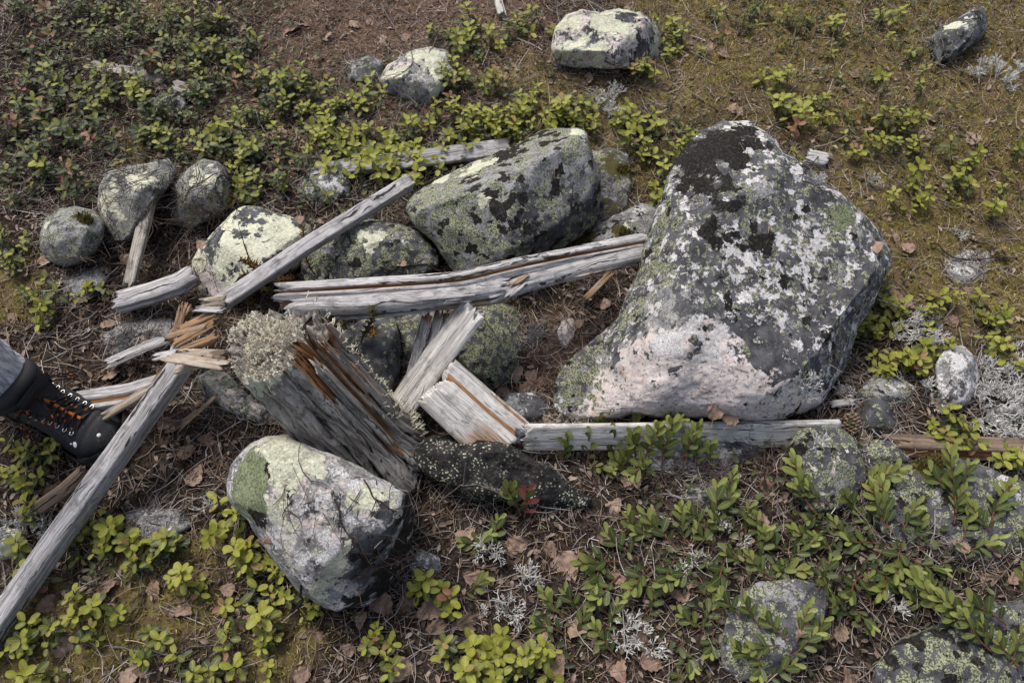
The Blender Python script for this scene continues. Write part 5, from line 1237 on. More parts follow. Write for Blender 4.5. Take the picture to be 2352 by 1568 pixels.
RL = [(1120,1270,2,1.1),(1140,1285,1,.9),(1200,1330,2,1.),(1225,1345,1,.8),(1165,1405,2,1.1),(1180,1420,1,1.),(1110,1410,0,.8),(1440,1440,3,1.),(1470,1465,4,1.),(1500,1490,3,.9),(1430,1480,2,.9),(1250,1480,1,.8),(1550,1320,2,.8),(1650,1220,1,.9),(1700,1260,1,.8),(1600,1290,2,.8),
 (2080,750,5,1.1),(2110,770,5,1.2),(2060,775,4,1.),(2140,760,3,1.),(2100,740,3,1.),(2130,905,4,1.1),(2150,930,3,1.),(2260,850,4,1.1),(2290,870,5,1.3),(2320,880,5,1.3),(2345,860,5,1.2),(2270,900,5,1.2),(2300,920,5,1.3),(2330,930,5,1.3),(2260,940,5,1.2),(2290,960,5,1.3),(2330,970,5,1.3),(2240,965,4,1.1),(2270,990,4,1.1),(2310,1000,4,1.1),(2350,950,5,1.2),(2340,820,4,1.),(2345,910,5,1.3),(2285,840,3,1.),
 (2260,170,5,1.1),(2290,180,5,1.2),(2310,200,4,1.),(2230,172,3,.9),(2330,170,4,1.),(1370,225,3,1.1),(1390,255,5,1.2),(1410,265,4,1.),(1400,230,3,1.),(1420,215,3,1.),(1290,160,2,.8),(1890,425,1,.8),(2000,425,2,.8),(2200,545,2,.8),(620,215,2,.8),(720,300,3,1.),(480,1165,2,1.),(50,1220,5,1.2),(90,1205,4,1.1),(20,1200,4,1.),(120,1230,3,1.),(100,1190,4,1.),(1870,1020,2,.8),(1850,890,2,.9),(1862,905,2,.8),(1940,905,3,.9),(780,1170,2,.8),(2050,1390,2,.9),(330,1240,2,.8),(1590,880,0,.6)]
def build_reindeer():
    rng = random.Random(31)
    for x, y, k, s in RL:
        q = surf(x, y); o = bpy.data.objects.new('reindeer_lichen', TUFTS[k]); COL.objects.link(o)
        o.location = q; o.rotation_euler = (rng.uniform(-.3, .3), rng.uniform(-.3, .3), rng.uniform(0, 6.28)); o.scale = (s * 1.2,) * 3
        tag(o, None, 'lichen', 'tufts of reindeer lichen'); SMALL.append((o, x, y, 'dense' if k > 3 else 'small', 'reindeer lichen'))
build_reindeer()

def build_cap():
    """the shaggy lichen cushion on the post top, and the cups on its right edge"""
    B, T, ax, e1, e2, L, rim = POST
    rng = random.Random(5); a = Acc(); c = B + ax * L * .965
    for k in range(620):
        an = rng.uniform(0, 6.283); rr = math.sqrt(rng.random())
        i = int((an + math.pi) % 6.283 / 6.283 * len(rim)) % len(rim)
        an_ = -math.pi + i / len(rim) * 2 * math.pi
        if .7 < an_ < 2.3 and rr > .62: continue
        p = c + (rim[i] - c) * rr * 1.02 + ax * (.001 + .006 * (1 - rr * rr) * (.3 + .7 * (math.sin(an * 3 + rr * 5) > -.3)) + rng.uniform(-.005, .004))
        if vn(np.array([rr * math.cos(an) * 2.6, rr * math.sin(an) * 2.6, 4.2]), 3) < -.22: continue
        d = ax * .8 + (rim[i] - c) / .07 * rr * .7 + np.array([rng.uniform(-.4, .4) for _ in range(3)]) + np.array([0, 0, .3]); d /= np.linalg.norm(d)
        branchy(a, p - d * .006, d, rng.uniform(.0030, .0048), .0011, 2, rng, .9, 3)
    o = a.make('lichen_cushion', M_CAP, loc=c); tag(o, 'shaggy cream lichen cushion capping the top of the post', 'lichen')
    a = Acc()
    for k in range(150):
        an = rng.gauss(1.45, .28); s = L * abs(rng.gauss(0, .30)) if k < 110 else L * rng.random()
        p = B + ax * s + (e1 * math.cos(an) + e2 * math.sin(an)) * (.083 + .012 * (s < .06))
        d = (e1 * math.cos(an) + e2 * math.sin(an)) + np.array([rng.uniform(-.5, .5), rng.uniform(-.5, .5), rng.uniform(.1, .9)]); d /= np.linalg.norm(d)
        branchy(a, p - d * .008, d, rng.uniform(.004, .007), .0009, 2 + (k % 4 == 0), rng, .7, 2)
    o = a.make('lichen_fringe', M_CAP, loc=B + ax * .05); tag(o, 'pale green lichen fringe growing up the right side of the post foot', 'lichen')
    a = Acc()
    for k in range(46):
        t_ = rng.random(); x, y = 1060 + 130 * t_ + rng.uniform(-6, 6), 850 + 125 * t_ + rng.uniform(-8, 8)
        p = at(x, y, .10 - .06 * t_); d = np.array([rng.uniform(0, .8), rng.uniform(0, .6), .8]); d /= np.linalg.norm(d)
        branchy(a, p - d * .012, d, rng.uniform(.004, .006), .0009, 2, rng, .7, 2)
    o = a.make('lichen_fringe', M_CAP, loc=at(1120, 910, .06)); tag(o, 'pale lichen fringe along the right edge of the short stub', 'lichen')
build_cap()

M_CROW = flat_mat('crowberry_needles', (.10, .050, .014), (.20, .105, .025), 120)
M_CROWG = flat_mat('green_crowberry_needles', (.055, .060, .014), (.12, .12, .03), 120)
def crow(seed, h=.05):
    rng = random.Random(seed); a = Acc(); t = np.linspace(0, 1, 9)
    P = np.stack([.012 * np.sin(t * 2 + seed), .010 * np.cos(t * 2.6 + seed) - .01, h * t], -1); a.add(*tube(P, .0009, 5), m=1)
    for k in range(46):
        f = .15 + .85 * k / 45; b = np.array([np.interp(f, t, P[:, i]) for i in range(3)]); az = k * 2.4
        d = np.array([math.cos(az), math.sin(az), .55]); d /= np.linalg.norm(d)
        v, f_ = tube([b, b + d * .0035, b + d * .0058], [.0008, .0008, .0002], 4); a.add(v, f_, np.tile([rng.random(), 0, 0, 1], (len(v), 1)))
    return a
CROW = []
for k in range(4):
    o = crow(500 + k, .040 + .008 * k).make('crowberry_sprig', [M_CROW if k < 3 else M_CROWG, M_STEM]); CROW.append(o.data); bpy.data.objects.remove(o)
CB = [(575,620,0),(600,650,1),(625,610,2),(655,620,1),(680,600,0),(712,600,2),(640,640,3),(690,640,1),(770,700,0),(800,690,1),(830,690,2),(790,735,3),(860,700,3),(850,745,2),(820,770,3),(745,690,1),(560,665,0),(395,700,0),(400,745,1),(315,690,2),(340,560,0),(355,590,1),(440,700,2),(480,900,3),(545,890,2),(560,960,1),(500,940,0),(470,940,3),(330,600,2),(400,480,0),(430,560,1),
      (115,1090,0),(160,1040,1),(1540,960,0),(1570,960,2),(1690,1190,0),(1830,1460,1),(1980,1470,2),(2000,1430,3),(1940,1490,0),(1870,1500,1),(1510,1440,2),(1330,590,3),(1450,420,3),(1420,380,3),(1500,360,2),(700,1050,1),(650,1010,2),(900,1240,0),(870,1180,1),(1070,1200,0),(1090,1180,2),(1010,1340,1),(60,40,0),(110,60,1),(200,50,2),(320,50,0),(20,130,2),(250,100,1),(330,120,0),(180,150,1),(130,240,0),(2290,100,2),(2310,60,1),(2330,120,0),(2280,40,2),(1680,120,1),(1880,320,3),(1820,330,3),(1780,310,2)]
def build_crow():
    rng = random.Random(41)
    for i, (x, y, k) in enumerate(CB):
        p, z = stand(x, y, .03)
        if i < 16: p = surf(x, y + 26); z = p[2]; o = bpy.data.objects.new('crowberry_sprig', CROW[k]); COL.objects.link(o)
        o.location = (p[0], p[1], z - .004); o.rotation_euler = (rng.uniform(-.6, .6), rng.uniform(-.6, .6), rng.uniform(0, 6.28)); o.scale = (rng.uniform(.8, 1.2),) * 3
        if i < 16: o.scale = (rng.uniform(1.5, 1.9),) * 3; o.rotation_euler = (rng.uniform(-.3, .3), rng.uniform(-.3, .3), rng.uniform(0, 6.28))
        tag(o, None, 'plant', 'crowberry sprigs'); SMALL.append((o, x, y, 'green' if k == 3 else 'orange brown', 'crowberry sprig'))
build_crow()

def dead_mat():
    b = NB('dead_birch_leaf'); P = b.n('TexCoord').outputs['Object']; oc = b.sep(b.n('ObjectInfo').outputs['Color'])
    n = b.noise(P, 70, 5, .65); n2 = b.noise(P, 260, 3); L = b.sep(b.attr('leaf').outputs['Color'])
    c = b.mix(b.ramp(n, .3, .7), (.13, .078, .052), (.285, .185, .135))
    c = b.mix(oc[0], c, b.mix(n, (.22, .155, .115), (.44, .335, .27)))
    c = b.mix(b.math('MULTIPLY', oc[1], .7), c, (.075, .050, .040))
    c = b.mix(b.ramp(L[2], .07, .0), c, (.24, .17, .12))
    c = b.mix(b.ramp(n2, .62, .75), c, (.06, .035, .025))
    return b.done(c, .62, b.bump(b.math('ADD', n, b.math('MULTIPLY', L[2], .3)), .6, .001), .3)
M_DEAD = dead_mat()
def dead_leaf(seed, Ln=.042):
    """a curled, toothed birch leaf with a stalk"""
    rng = random.Random(seed); m, n = 15, 11; V = []; A = []
    cu, tw, fo = rng.uniform(-1.2, 1.8), rng.uniform(-.8, .8), rng.uniform(-.5, .9); w0 = Ln * rng.uniform(.62, .82)
    for i in range(m):
        t = i / (m - 1); w = w0 / 2 * max(.02, (math.sin(math.pi * t ** .62)) ** .8) * (1 + .10 * ((i * 7) % 3 - 1) * (0 < i < m - 1))
        for j in range(n):
            u = -1 + 2 * j / (n - 1)
            x = t * Ln; y = u * w; z = Ln * .18 * (fo * abs(u) ** 1.4 * w / w0 * 2 + cu * (t - .45) ** 2 * 2 + tw * u * (t - .5) * .8)
            z += .0022 * float(vn(np.array([x * 120, y * 120, seed * 1.7]), seed)) + .0012 * math.cos(abs(u) * 9 + t * 14)
            V.append((x - Ln / 2, y, z)); A.append((.3, t, abs(u), 1))
    V = np.array(V); k = len(V); i = np.arange(m - 1)[:, None] * n + np.arange(n - 1)[None]; F = np.stack([i, i + 1, i + n + 1, i + n], -1).reshape(-1, 4)
    a = Acc(); a.add(V, F, np.array(A))
    s = V[n // 2]; v, f = tube([s, s + [-.006, .001, .001], s + [-.013, .003, .003]], .0006, 4); a.add(v, f)
    return a
DEAD = []
for k in range(12):
    o = dead_leaf(600 + k, .030 + .0025 * (k % 6)).make('dead_leaf', M_DEAD); DEAD.append(o.data); bpy.data.objects.remove(o)
DL = [(452,1095,1.35,.5,0),(425,1035,1.1,.1,.3),(400,985,.9,.2,.2),(150,1492,1.15,.9,0),(305,1548,1.1,.6,0),(358,1360,1.1,.4,0),(525,1355,1.0,.3,.2),(1305,1302,1.25,.7,0),(1192,1250,1.1,.3,0),(1072,1228,1.1,.5,0),(1092,1330,1.35,.6,0),(1265,1265,1.0,.2,.1),(1395,1245,1.0,.2,0),(880,1395,1.3,.3,0),(985,1400,1.2,.4,0),
 (930,1390,1.0,.0,.5),(1070,1430,1.2,.3,.2),(1250,1440,1.1,.3,0),(1275,1530,1.7,.4,0),(1325,1445,1.1,.4,0),(1580,1335,1.0,.3,0),(1560,1365,.9,.3,0),(1500,1520,1.3,.3,.4),(1950,1560,1.3,.3,.3),(1440,1110,1.0,.5,.1),(1410,1165,.9,.6,0),(1460,1110,.8,.5,0),(1760,1120,1.0,.2,0),(1000,1440,1.0,.2,.3),(830,1425,1.0,.5,0),(800,1490,.9,.4,0),(920,1540,1.0,.5,0),(700,1545,.9,.1,.4),(330,1540,.8,.2,.3),
 (560,1300,1.0,.2,.2),(620,1240,.8,.2,.3),(545,1240,.9,.3,.2),(250,860,1.1,.5,0),(270,840,1.,.3,.1),(255,745,1.0,.6,0),(330,790,1.0,.5,0),(430,720,1.0,.5,0),(245,905,1.0,.3,0),(465,565,.7,.3,.1),(385,975,.9,.2,.1),(480,1010,1.0,.3,.2),(1210,895,1.3,.4,.1),(1160,905,1.1,.3,.2),(1240,880,1.0,.2,.1),(1185,860,.9,.6,0),(1220,870,.9,.5,.1),(1260,960,.8,.5,0),
 (1990,1000,1.0,.3,0),(2075,1000,.9,.6,0),(1925,905,1.0,.3,.1),(2150,930,.9,.3,.1),(2085,700,1.0,.4,0),(2060,680,1.1,.4,0),(2120,760,1.,.2,.2),(2160,770,.9,.2,.2),(2180,740,1.0,.2,.2),(2010,570,.8,.5,0),(2050,545,.8,.4,0),(2080,570,.9,.6,0),(2220,670,.7,.4,0),(2170,430,.9,.4,0),(2140,280,.9,.5,0),(2230,320,.9,.5,.0),(2120,310,1.0,.4,0),(1990,300,.8,.5,0),(1960,175,.8,.3,.2),(1940,205,.8,.4,0),
 (1790,190,1.0,.3,.1),(1690,255,1.1,.5,.1),(1660,130,.8,.3,0),(1630,110,.8,.4,0),(1740,90,.7,.4,0),(1400,215,.7,.4,.1),(1300,180,1.0,.3,.1),(1350,185,.9,.5,0),(1270,190,.9,.4,.1),(1180,150,.8,.4,0),(1270,65,.9,.3,.2),(1090,45,.9,.4,0),(880,95,1.1,.8,0),(820,60,1.0,.7,0),(670,75,1.3,.7,0),(700,60,1.1,.5,0),(560,70,.9,.5,0),(640,120,.9,.5,0),(540,170,.8,.4,.1),(750,90,.9,.6,0),(930,90,.9,.6,0),(850,50,1.,.7,0),
 (260,60,.7,.5,0),(150,60,.7,.4,0),(620,270,1.0,.6,0),(640,310,1.0,.4,0),(520,180,.9,.5,0),(370,190,.8,.5,0),(390,270,.9,.5,.1),(150,425,.9,.2,.3),(200,460,1.0,.4,.1),(430,220,.7,.4,0),(690,390,.9,.6,0),(1050,355,.8,.6,0),(1020,340,.8,.6,0),(690,510,.9,.3,.2),(60,630,.9,.4,0),(100,600,.9,.3,.2),(200,690,.8,.4,0),(30,730,.8,.3,.2),(290,600,.8,.5,0),(920,610,.9,.4,0),(1330,745,.8,.5,0),(1390,700,.7,.3,.1),
 (1640,940,1.0,.3,.3),(1680,955,1.0,.3,.3),(2200,1250,1.1,.3,.1),(2280,1260,1.0,.3,.2),(2270,1330,1.0,.4,.1),(2000,1330,.9,.2,.2),(2330,1330,.9,.3,.2),(1750,1200,.9,.4,0),(1840,1440,.9,.2,.3),(1930,1450,1.1,.2,.3),(1420,1330,.9,.3,.1),(1480,1460,1.2,.2,.3),(1420,1540,1.1,.3,.2),(1650,1410,.9,.3,.2),(1180,1480,.9,.2,.2),(730,1460,.8,.3,.1),(560,1430,1.0,.2,.3),(420,1400,1.0,.2,.3),(250,1350,.9,.3,.2),(110,1390,1.0,.4,.1),(120,1130,1.0,.2,.3),(100,1170,.9,.3,.2)]
def build_dead():
    rng = random.Random(51)
    for i, (x, y, s, pale, dk) in enumerate(DL):
        q = surf(x, y); o = bpy.data.objects.new('dead_leaf', DEAD[(i * 5) % 12]); COL.objects.link(o)
        o.location = q + [0, 0, .004]; o.rotation_euler = (rng.uniform(-.45, .45), rng.uniform(-.45, .45), rng.uniform(0, 6.28)); o.scale = (s * .92,) * 3
        o.color = (min(1, max(0, pale * .8 + rng.uniform(-.25, .15))), min(1, max(0, dk + rng.uniform(-.1, .3))), 0, 1); tag(o, None, 'leaf', 'dead birch leaves')
        SMALL.append((o, x, y, ('large ' if s > 1.15 else 'small ' if s < .85 else '') + ('pale' if pale >= .6 else 'dark' if dk >= .2 else 'brown'), 'birch leaf'))
build_dead()

M_TWIG = flat_mat('grey_twig', (.085, .070, .064), (.24, .21, .20), 150)
M_DTWIG = flat_mat('dark_twig', (.030, .020, .017), (.095, .065, .055), 150)
TW = [(900,20,1010,80,985,130,0),(870,10,960,150,905,230,0),(690,260,560,420,420,500,1),(640,330,560,400,500,470,1),(940,640,975,720,1008,790,0),(985,690,1020,790,1040,870,0),(880,660,990,620,1060,655,1),(1040,720,1100,730,1170,850,0),(1380,560,1400,620,1360,700,1),(900,60,950,40,1010,45,0),(1240,70,1260,190,1290,140,1),(2190,280,2320,420,2350,470,1),(2050,420,2200,480,2290,510,0),(2190,540,2240,560,2300,590,1),
      (760,1120,800,1220,870,1330,1),(830,1100,900,1190,1010,1190,1),(1000,1160,1070,1110,1180,1140,0),(1580,1110,1640,1085,1760,1092,0),(1800,970,1960,985,2080,1000,1),(2010,690,2100,720,2180,705,0),(2130,560,2200,600,2350,600,1),(300,1300,420,1340,510,1330,0),(350,1310,320,1400,280,1540,1),(250,1490,380,1500,500,1480,0),(700,1340,690,1420,640,1500,1),(930,1480,1010,1500,1060,1440,0),(440,870,520,820,560,800,1),(230,720,150,760,60,800,0),(260,700,200,760,130,790,1),(570,1200,520,1120,540,1040,1),
      (1880,360,1830,420,1910,450,1),(1950,400,2020,440,2060,430,0),(500,240,560,220,640,228,0),(640,20,600,60,520,90,1),(2140,20,2130,80,2110,150,0),(2150,40,2160,90,2170,140,0),(1660,20,1700,90,1720,70,1),(1820,60,1830,120,1790,180,0),(800,1340,860,1300,960,1290,1),(1500,1100,1430,1130,1330,1110,1),(2270,880,2200,960,2130,950,1),(540,700,600,640,560,560,1)]
def build_twigs():
    rng = random.Random(61)
    for i, (x0, y0, x1, y1, x2, y2, g) in enumerate(TW):
        P = [surf(x0, y0), surf(x1, y1), surf(x2, y2)]
        for p in P: p[2] += .006
        t = np.linspace(0, 2, 24); pts = np.stack([np.interp(t, [0, 1, 2], [p[k] for p in P]) for k in range(3)], -1)
        ker = np.hanning(9); ker /= ker.sum(); pe = np.concatenate([np.repeat(pts[:1], 4, 0), pts, np.repeat(pts[-1:], 4, 0)]); pts = np.stack([np.convolve(pe[:, k], ker, 'valid') for k in range(3)], -1)
        pts += .0035 * np.stack([vn(np.stack([t * 4, t * 0 + i, t * 0 + k], -1), 7) for k in range(3)], -1)
        pts[:, 2] = np.maximum(pts[:, 2], [top_z(p) + .0015 for p in pts]) if i not in (4, 5, 7) else pts[:, 2] + .03
        r = rng.uniform(.0010, .0019) * (1.15 - .3 * t); a = Acc(); a.add(*tube(pts, r, 6))
        for _ in range(rng.randint(2, 5)):
            k = rng.randint(4, 20); d = pts[min(23, k + 2)] - pts[k]; d /= np.linalg.norm(d) + 1e-9; d = d + np.array([rng.uniform(-.9, .9), rng.uniform(-.9, .9), rng.uniform(0, .5)]); l = rng.uniform(.012, .04)
            a.add(*tube([pts[k], pts[k] + d * l * .5, pts[k] + d * l + [0, 0, -.003]], [r[k] * .7, r[k] * .6, r[k] * .3], 5))
        o = a.make('twig', M_DTWIG if g else M_TWIG, loc=pts[0]); tag(o, None, 'twig', 'fallen twigs'); SMALL.append((o, x1, y1, 'thin dark' if g else 'thin grey', 'twig'))
build_twigs()

def build_cone():
    q = surf(1953, 980); root = empty('pine_cone', q + [0, 0, .010], 2.2); root.rotation_euler = (.5, 1.1, 2.2); tag(root, 'small brown pine cone lying open beside the dark pointed stone', 'cone')
    cm = flat_mat('cone_scale', (.11, .075, .05), (.30, .23, .17), 200); D, F = ico(3)
    V = D * [.009, .009, .016]; mk('core', V, F, cm, root, attrs={'leaf': np.tile([.9, 0, 0, 1], (len(V), 1))})
    a = Acc()
    for k in range(44):
        f = k / 43; z = -.015 + .032 * f; r = .0135 * math.sin(.35 + 2.5 * f) ** .7; az = k * 2.4
        d = np.array([math.cos(az), math.sin(az), .35]); s = np.array([-math.sin(az), math.cos(az), 0]); u = np.cross(d, s)
        v = D * [.0052, .0042, .0022]; v = v[:, :1] * d + v[:, 1:2] * s + v[:, 2:] * u + np.array([r * .7 * math.cos(az), r * .7 * math.sin(az), z])
        a.add(v, F, np.tile([.2 * (k % 3) / 2, 0, 0, 1], (len(v), 1)))
    o = a.make('scales', cm, root)
build_cone()

# ------------------------------------------------------------------ litter nobody could count
def scatter(n, seed, xr=(-2.1, 2.1), yr=(-.30, 2.45)):
    r = np.random.default_rng(seed); P = np.stack([r.uniform(*xr, n), r.uniform(*yr, n), np.zeros(n)], -1); return P, r
def in_view(P, pad=420):
    px, c = project(np.concatenate([P[:, :2], np.full((len(P), 1), .01)], 1)); return (c > .05) & (px[:, 0] > -pad) & (px[:, 0] < 2352 + pad) & (px[:, 1] > -pad) & (px[:, 1] < 1568 + pad)
def strands(P, az, el, ln, rad, bend, rseed, seg=2, sides=3, lift=0.0):
    """many thin rods at once"""
    n = len(P); r = np.random.default_rng(rseed); d = np.stack([np.cos(az) * np.cos(el), np.sin(az) * np.cos(el), np.sin(el)], -1); s = np.stack([-np.sin(az), np.cos(az), np.zeros(n)], -1); u = np.cross(s, d)
    Vs = []
    for k in range(seg + 1):
        t = k / seg; c = P + d * (ln * t)[:, None] + s * (bend * ln * t * (1 - t) * 4 * .25)[:, None] + u * (abs(bend) * ln * .15 * t * (1 - t) * 4)[:, None]; c[:, 2] += lift
        rk = rad * (1 - .55 * t)
        for q in range(sides):
            a = 2 * np.pi * q / sides; Vs.append(c + s * (rk * np.cos(a))[:, None] + u * (rk * np.sin(a))[:, None])
    V = np.stack(Vs, 1); m = (seg + 1) * sides; b = (np.arange(n) * m)[:, None, None]
    f = np.array([[k * sides + q, k * sides + (q + 1) % sides, (k + 1) * sides + (q + 1) % sides, (k + 1) * sides + q] for k in range(seg) for q in range(sides)])[None]
    F = (b + f).reshape(-1, 4); A = np.repeat(np.stack([r.random(n), r.random(n), r.random(n), np.ones(n)], -1), m, 0)
    return V.reshape(-1, 3), F, A
def litter_mat(name, cols, rough=.8):
    b = NB(name); L = b.sep(b.attr('leaf').outputs['Color']); c = b.mix(b.ramp(L[0], .0, .5), cols[0], cols[1]); c = b.mix(b.ramp(L[0], .5, 1.), c, cols[2]); c = b.mix(b.math('MULTIPLY', L[1], .35), c, (.03, .022, .018)); return b.done(c, rough, None, .25)
def ground_scatter(n, seed, wfun):
    P, r = scatter(n, seed); P = P[in_view(P)]; w = wfun(P); keep = r.random(len(P)) < w; P = P[keep]; P[:, 2] = terrain(P); return P, r
mossw = lambda P: np.clip(zone(P, Z_MOSS) + .85 * fbm(np.concatenate([P[:, :2], P[:, :1] * 0], 1), 12, 4, 77), 0, 1)
def build_litter():
    # pine needles
    P, r = ground_scatter(150000, 1, lambda P: .40 + .6 * zone(P, Z_NEED) - .35 * sstep(.3, .9, mossw(P)) - .15 * zone(P, Z_DARK)); n = len(P)
    V, F, A = strands(P, r.uniform(0, 6.28, n), r.normal(.06, .16, n), r.uniform(.018, .042, n), r.uniform(.0005, .0008, n), r.normal(0, .35, n), 2, lift=.003)
    o = mk('needle_litter', V, F, litter_mat('pine_needles', [(.14, .080, .050), (.33, .22, .155), (.54, .43, .33)]), attrs={'leaf': A}); tag(o, 'fallen pine needles strewn over the forest floor', 'litter', kind='stuff')
    # grey heather twiglets
    P, r = ground_scatter(82000, 3, lambda P: .50 - .42 * mossw(P) - .2 * zone(P, Z_NEED) - .08 * zone(P, Z_DARK)); n = len(P)
    V, F, A = strands(P, r.uniform(0, 6.28, n), r.normal(.12, .22, n), r.uniform(.02, .075, n), r.uniform(.0005, .0012, n), r.normal(0, .6, n), 4, seg=3, lift=.003)
    o = mk('twig_litter', V, F, litter_mat('heather_twigs', [(.07, .056, .050), (.24, .205, .19), (.56, .52, .49)]), attrs={'leaf': A}); tag(o, 'tangle of fine grey dead heather twigs over the soil', 'litter', kind='stuff')
    # leaf crumbs
    P, r = ground_scatter(82000, 5, lambda P: .55 - .3 * mossw(P)); n = len(P); rows = np.array([0, .5, 1.0])
    az, ln = r.uniform(0, 6.28, n), r.uniform(.006, .015, n); wd = ln * r.uniform(.3, .55, n); el = r.normal(.1, .35, n)
    d = np.stack([np.cos(az) * np.cos(el), np.sin(az) * np.cos(el), np.sin(el)], -1); s = np.stack([-np.sin(az), np.cos(az), r.normal(0, .35, n)], -1); Vs = []
    for t, w in ((0, .35), (.35, 1), (.75, .85), (1, .15)):
        c = P + d * (ln * t)[:, None]; c[:, 2] += .003 + .004 * t * (1 - t) * 4 * r.uniform(-.3, 1, n)
        Vs += [c - s * (wd * w / 2)[:, None], c + [0, 0, -.0012], c + s * (wd * w / 2)[:, None]]
    V = np.stack(Vs, 1).reshape(-1, 3); f = np.array([[3 * i + k, 3 * i + k + 1, 3 * i + k + 4, 3 * i + k + 3] for i in range(3) for k in (0, 1)]); F = ((np.arange(n) * 12)[:, None, None] + f[None]).reshape(-1, 4)
    A = np.repeat(np.stack([r.random(n), r.random(n), r.random(n), np.ones(n)], -1), 12, 0)
    o = mk('leaf_litter', V, F, litter_mat('leaf_crumbs', [(.05, .034, .028), (.15, .105, .082), (.36, .28, .23)]), attrs={'leaf': A}); tag(o, 'brown crumbs of old leaves between the needles', 'litter', kind='stuff')
    # moss
    P, r = ground_scatter(300000, 7, lambda P: sstep(.15, .65, mossw(P))); n = len(P); P = P + np.array([0, 0, -.003])
    V, F, A = strands(P, r.uniform(0, 6.28, n), r.normal(.65, .4, n), r.uniform(.006, .016, n), r.uniform(.0009, .0016, n), r.normal(0, .7, n), 8, seg=2)
    o = mk('moss_carpet', V, F, litter_mat('moss_shoots', [(.11, .088, .026), (.32, .26, .085), (.62, .53, .21)], .9), attrs={'leaf': A}); tag(o, 'yellow green feather moss covering the open ground', 'moss', kind='stuff')
    # dark upright heather stems, upper left, brown deepened to paint in the corner's shade
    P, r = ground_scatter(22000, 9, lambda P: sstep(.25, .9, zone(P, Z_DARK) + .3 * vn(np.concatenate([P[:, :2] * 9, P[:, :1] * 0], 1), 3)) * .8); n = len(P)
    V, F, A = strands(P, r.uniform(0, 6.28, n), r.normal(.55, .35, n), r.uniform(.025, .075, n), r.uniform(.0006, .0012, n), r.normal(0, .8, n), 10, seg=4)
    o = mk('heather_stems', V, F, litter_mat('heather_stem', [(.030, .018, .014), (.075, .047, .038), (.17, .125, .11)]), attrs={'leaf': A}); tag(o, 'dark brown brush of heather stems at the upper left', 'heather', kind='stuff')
    P, r = ground_scatter(9500, 23, lambda P: zone(P, [(2280, 80, .3, .8), (1750, 60, .35, .45), (1850, 310, .12, .6), (1450, 420, .08, .8), (1960, 170, .2, .35)])); n = len(P)
    V, F, A = strands(P, r.uniform(0, 6.28, n), r.normal(.75, .35, n), r.uniform(.03, .085, n), r.uniform(.0006, .0011, n), r.normal(0, .7, n), 24, seg=4)
    o = mk('brown_stems', V, F, litter_mat('brown_stem', [(.055, .035, .018), (.13, .085, .04), (.22, .17, .08)]), attrs={'leaf': A}); tag(o, 'thin brown upright heather stems at the upper right', 'heather', kind='stuff')
    # litter banked against the stones
    r = np.random.default_rng(101); pts = []
    for v, f in ROCKS:
        h = v[:, 2] - terrain(v); sel = v[(h > -.004) & (h < .016)]
        if len(sel): pts.append(sel[r.integers(0, len(sel), int(np.clip(np.ptp(v[:, 0]) * 900, 40, 420)))])
    P = np.concatenate(pts); P = P + r.normal(0, .006, P.shape) * [1, 1, .2]; n = len(P)
    V, F, A = strands(P, r.uniform(0, 6.28, n), r.normal(.1, .2, n), r.uniform(.015, .055, n), r.uniform(.0005, .0010, n), r.normal(0, .7, n), 26, seg=3, lift=.002)
    o = mk('banked_litter', V, F, bpy.data.materials['heather_twigs'], attrs={'leaf': A}); tag(o, 'twigs and needles banked up against the stones', 'litter', kind='stuff')
    # dead brush lying over the stones at the left
    r = np.random.default_rng(91); pts = []
    for cx, cy, sx, sy, k in [(330,430,110,60,150),(440,470,90,60,170),(380,580,90,60,200),(150,600,70,40,50),(560,430,80,40,60),(420,690,80,30,70),(330,800,100,40,140),(730,1160,90,60,26),(900,1300,60,60,50),(1000,1150,80,50,60),(1600,1080,120,40,130),(1760,1080,40,30,60)]:
        for _ in range(k): pts.append(surf(cx + r.normal(0, sx * .6), cy + r.normal(0, sy * .6)))
    P = np.array(pts); n = len(P)
    V, F, A = strands(P, r.uniform(0, 6.28, n), r.normal(.12, .22, n), r.uniform(.02, .085, n), r.uniform(.0005, .0010, n), r.normal(0, .9, n), 15, seg=4, lift=.003)
    o = mk('dead_brush', V, F, bpy.data.materials['heather_stem'], attrs={'leaf': A}); tag(o, 'dead brown brush lying across the stones', 'brush', kind='stuff')
    # low old leaves under the shrubs
    Zg = [(200,130,.25,.8),(520,90,.22,.9),(330,300,.30,.8),(650,220,.2,.8),(850,320,.22,1),(1150,270,.2,.9),(100,350,.2,.7),(560,400,.14,.8),(1550,330,.14,.6),(1950,80,.4,.5),(2050,300,.25,.5),(1650,1260,.16,.9),(1950,1250,.16,.9),(2100,1330,.12,.8),(1250,1480,.1,.4),(1750,1400,.12,.5),(230,1260,.1,.5),(1650,1060,.12,.4),(930,180,.12,.7),(1070,120,.12,.8)]
    P, r = ground_scatter(125000, 17, lambda P: np.clip(zone(P, Zg) - .15, 0, 1) * .7); n = len(P); az, ln = r.uniform(0, 6.28, n), r.uniform(.007, .016, n); wd = ln * r.uniform(.45, .6, n); el = r.normal(.15, .4, n); P = P + np.stack([0 * ln, 0 * ln, r.uniform(.004, .026, n)], -1)
    d = np.stack([np.cos(az) * np.cos(el), np.sin(az) * np.cos(el), np.sin(el)], -1); s = np.stack([-np.sin(az), np.cos(az), r.normal(0, .35, n)], -1); Vs = []
    for t, w in ((0, .15), (.3, .8), (.65, 1), (.9, .7), (1, .25)):
        c = P + d * (ln * t)[:, None]
        Vs += [c - s * (wd * w / 2)[:, None], c + [0, 0, -.0012], c + s * (wd * w / 2)[:, None]]
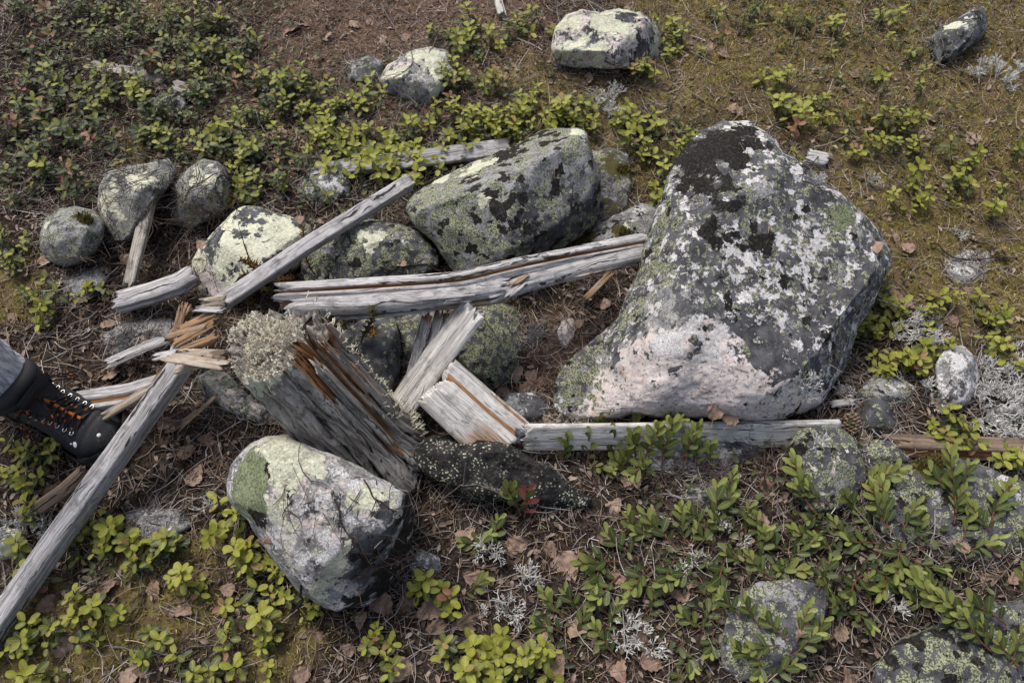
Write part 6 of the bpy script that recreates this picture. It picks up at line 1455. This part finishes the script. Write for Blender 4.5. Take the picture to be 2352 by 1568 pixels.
    V = np.stack(Vs, 1).reshape(-1, 3); f = np.array([[3 * i + k, 3 * i + k + 1, 3 * i + k + 4, 3 * i + k + 3] for i in range(4) for k in (0, 1)]); F = ((np.arange(n) * 15)[:, None, None] + f[None]).reshape(-1, 4)
    A = np.repeat(np.stack([r.random(n), r.random(n), r.random(n), np.ones(n)], -1), 15, 0)
    o = mk('undergrowth', V, F, litter_mat('old_leaves', [(.022, .030, .014), (.055, .075, .028), (.12, .125, .045)], .5), attrs={'leaf': A}); tag(o, 'dark green undergrowth of old leaves beneath the shrubs', 'undergrowth', kind='stuff')
    # straw coloured dead grass on the open ground
    P, r = ground_scatter(34000, 19, lambda P: .5 * sstep(.2, .8, mossw(P)) + .08); n = len(P)
    V, F, A = strands(P, r.uniform(0, 6.28, n), r.normal(.15, .22, n), r.uniform(.02, .06, n), r.uniform(.0004, .0008, n), r.normal(0, .8, n), 20, seg=3, lift=.005)
    o = mk('dead_grass', V, F, litter_mat('straw', [(.20, .13, .07), (.36, .27, .16), (.52, .43, .29)]), attrs={'leaf': A}); tag(o, 'straw coloured dead grass and stems over the moss', 'grass', kind='stuff')
    # a few needles and crumbs caught on the stones and timbers
    r = np.random.default_rng(77); pts = []
    for _ in range(900):
        x, y = r.uniform(0, 2352), r.uniform(0, 1568); q = surf(x, y)
        if q[2] > terrain(q) + .012: pts.append(q)
    P = np.array(pts); P = P[r.random(len(P)) < .55]; n = len(P)
    V, F, A = strands(P, r.uniform(0, 6.28, n), r.normal(0, .12, n), r.uniform(.012, .032, n), np.full(n, .00055), r.normal(0, .3, n), 12, lift=.0015)
    o = mk('needles_on_stones', V, F, bpy.data.materials['pine_needles'], attrs={'leaf': A}); tag(o, 'stray pine needles caught on stones and logs', 'litter', kind='stuff')
    # moss cushions on the stones
    P = []
    for x, y, rad in [(1340,560,22),(1390,580,16),(1435,535,14),(2135,1065,34),(1430,390,14),(190,500,16),(200,508,12)]:
        for _ in range(int(rad * 16)):
            a_, q_ = r.uniform(0, 6.28), rad * math.sqrt(r.random()); P.append(surf(x + q_ * math.cos(a_), y + .7 * q_ * math.sin(a_)))
    P = np.array(P) - [0, 0, .002]; n = len(P)
    V, F, A = strands(P, r.uniform(0, 6.28, n), r.normal(.8, .35, n), r.uniform(.005, .010, n), r.uniform(.0009, .0013, n), r.normal(0, .5, n), 14)
    o = mk('moss_cushion', V, F, litter_mat('dark_moss', [(.05, .045, .010), (.10, .085, .018), (.17, .15, .035)], .9), attrs={'leaf': A}); tag(o, 'dark olive moss cushions growing on the stones', 'moss', kind='stuff')
build_litter()
name_small()
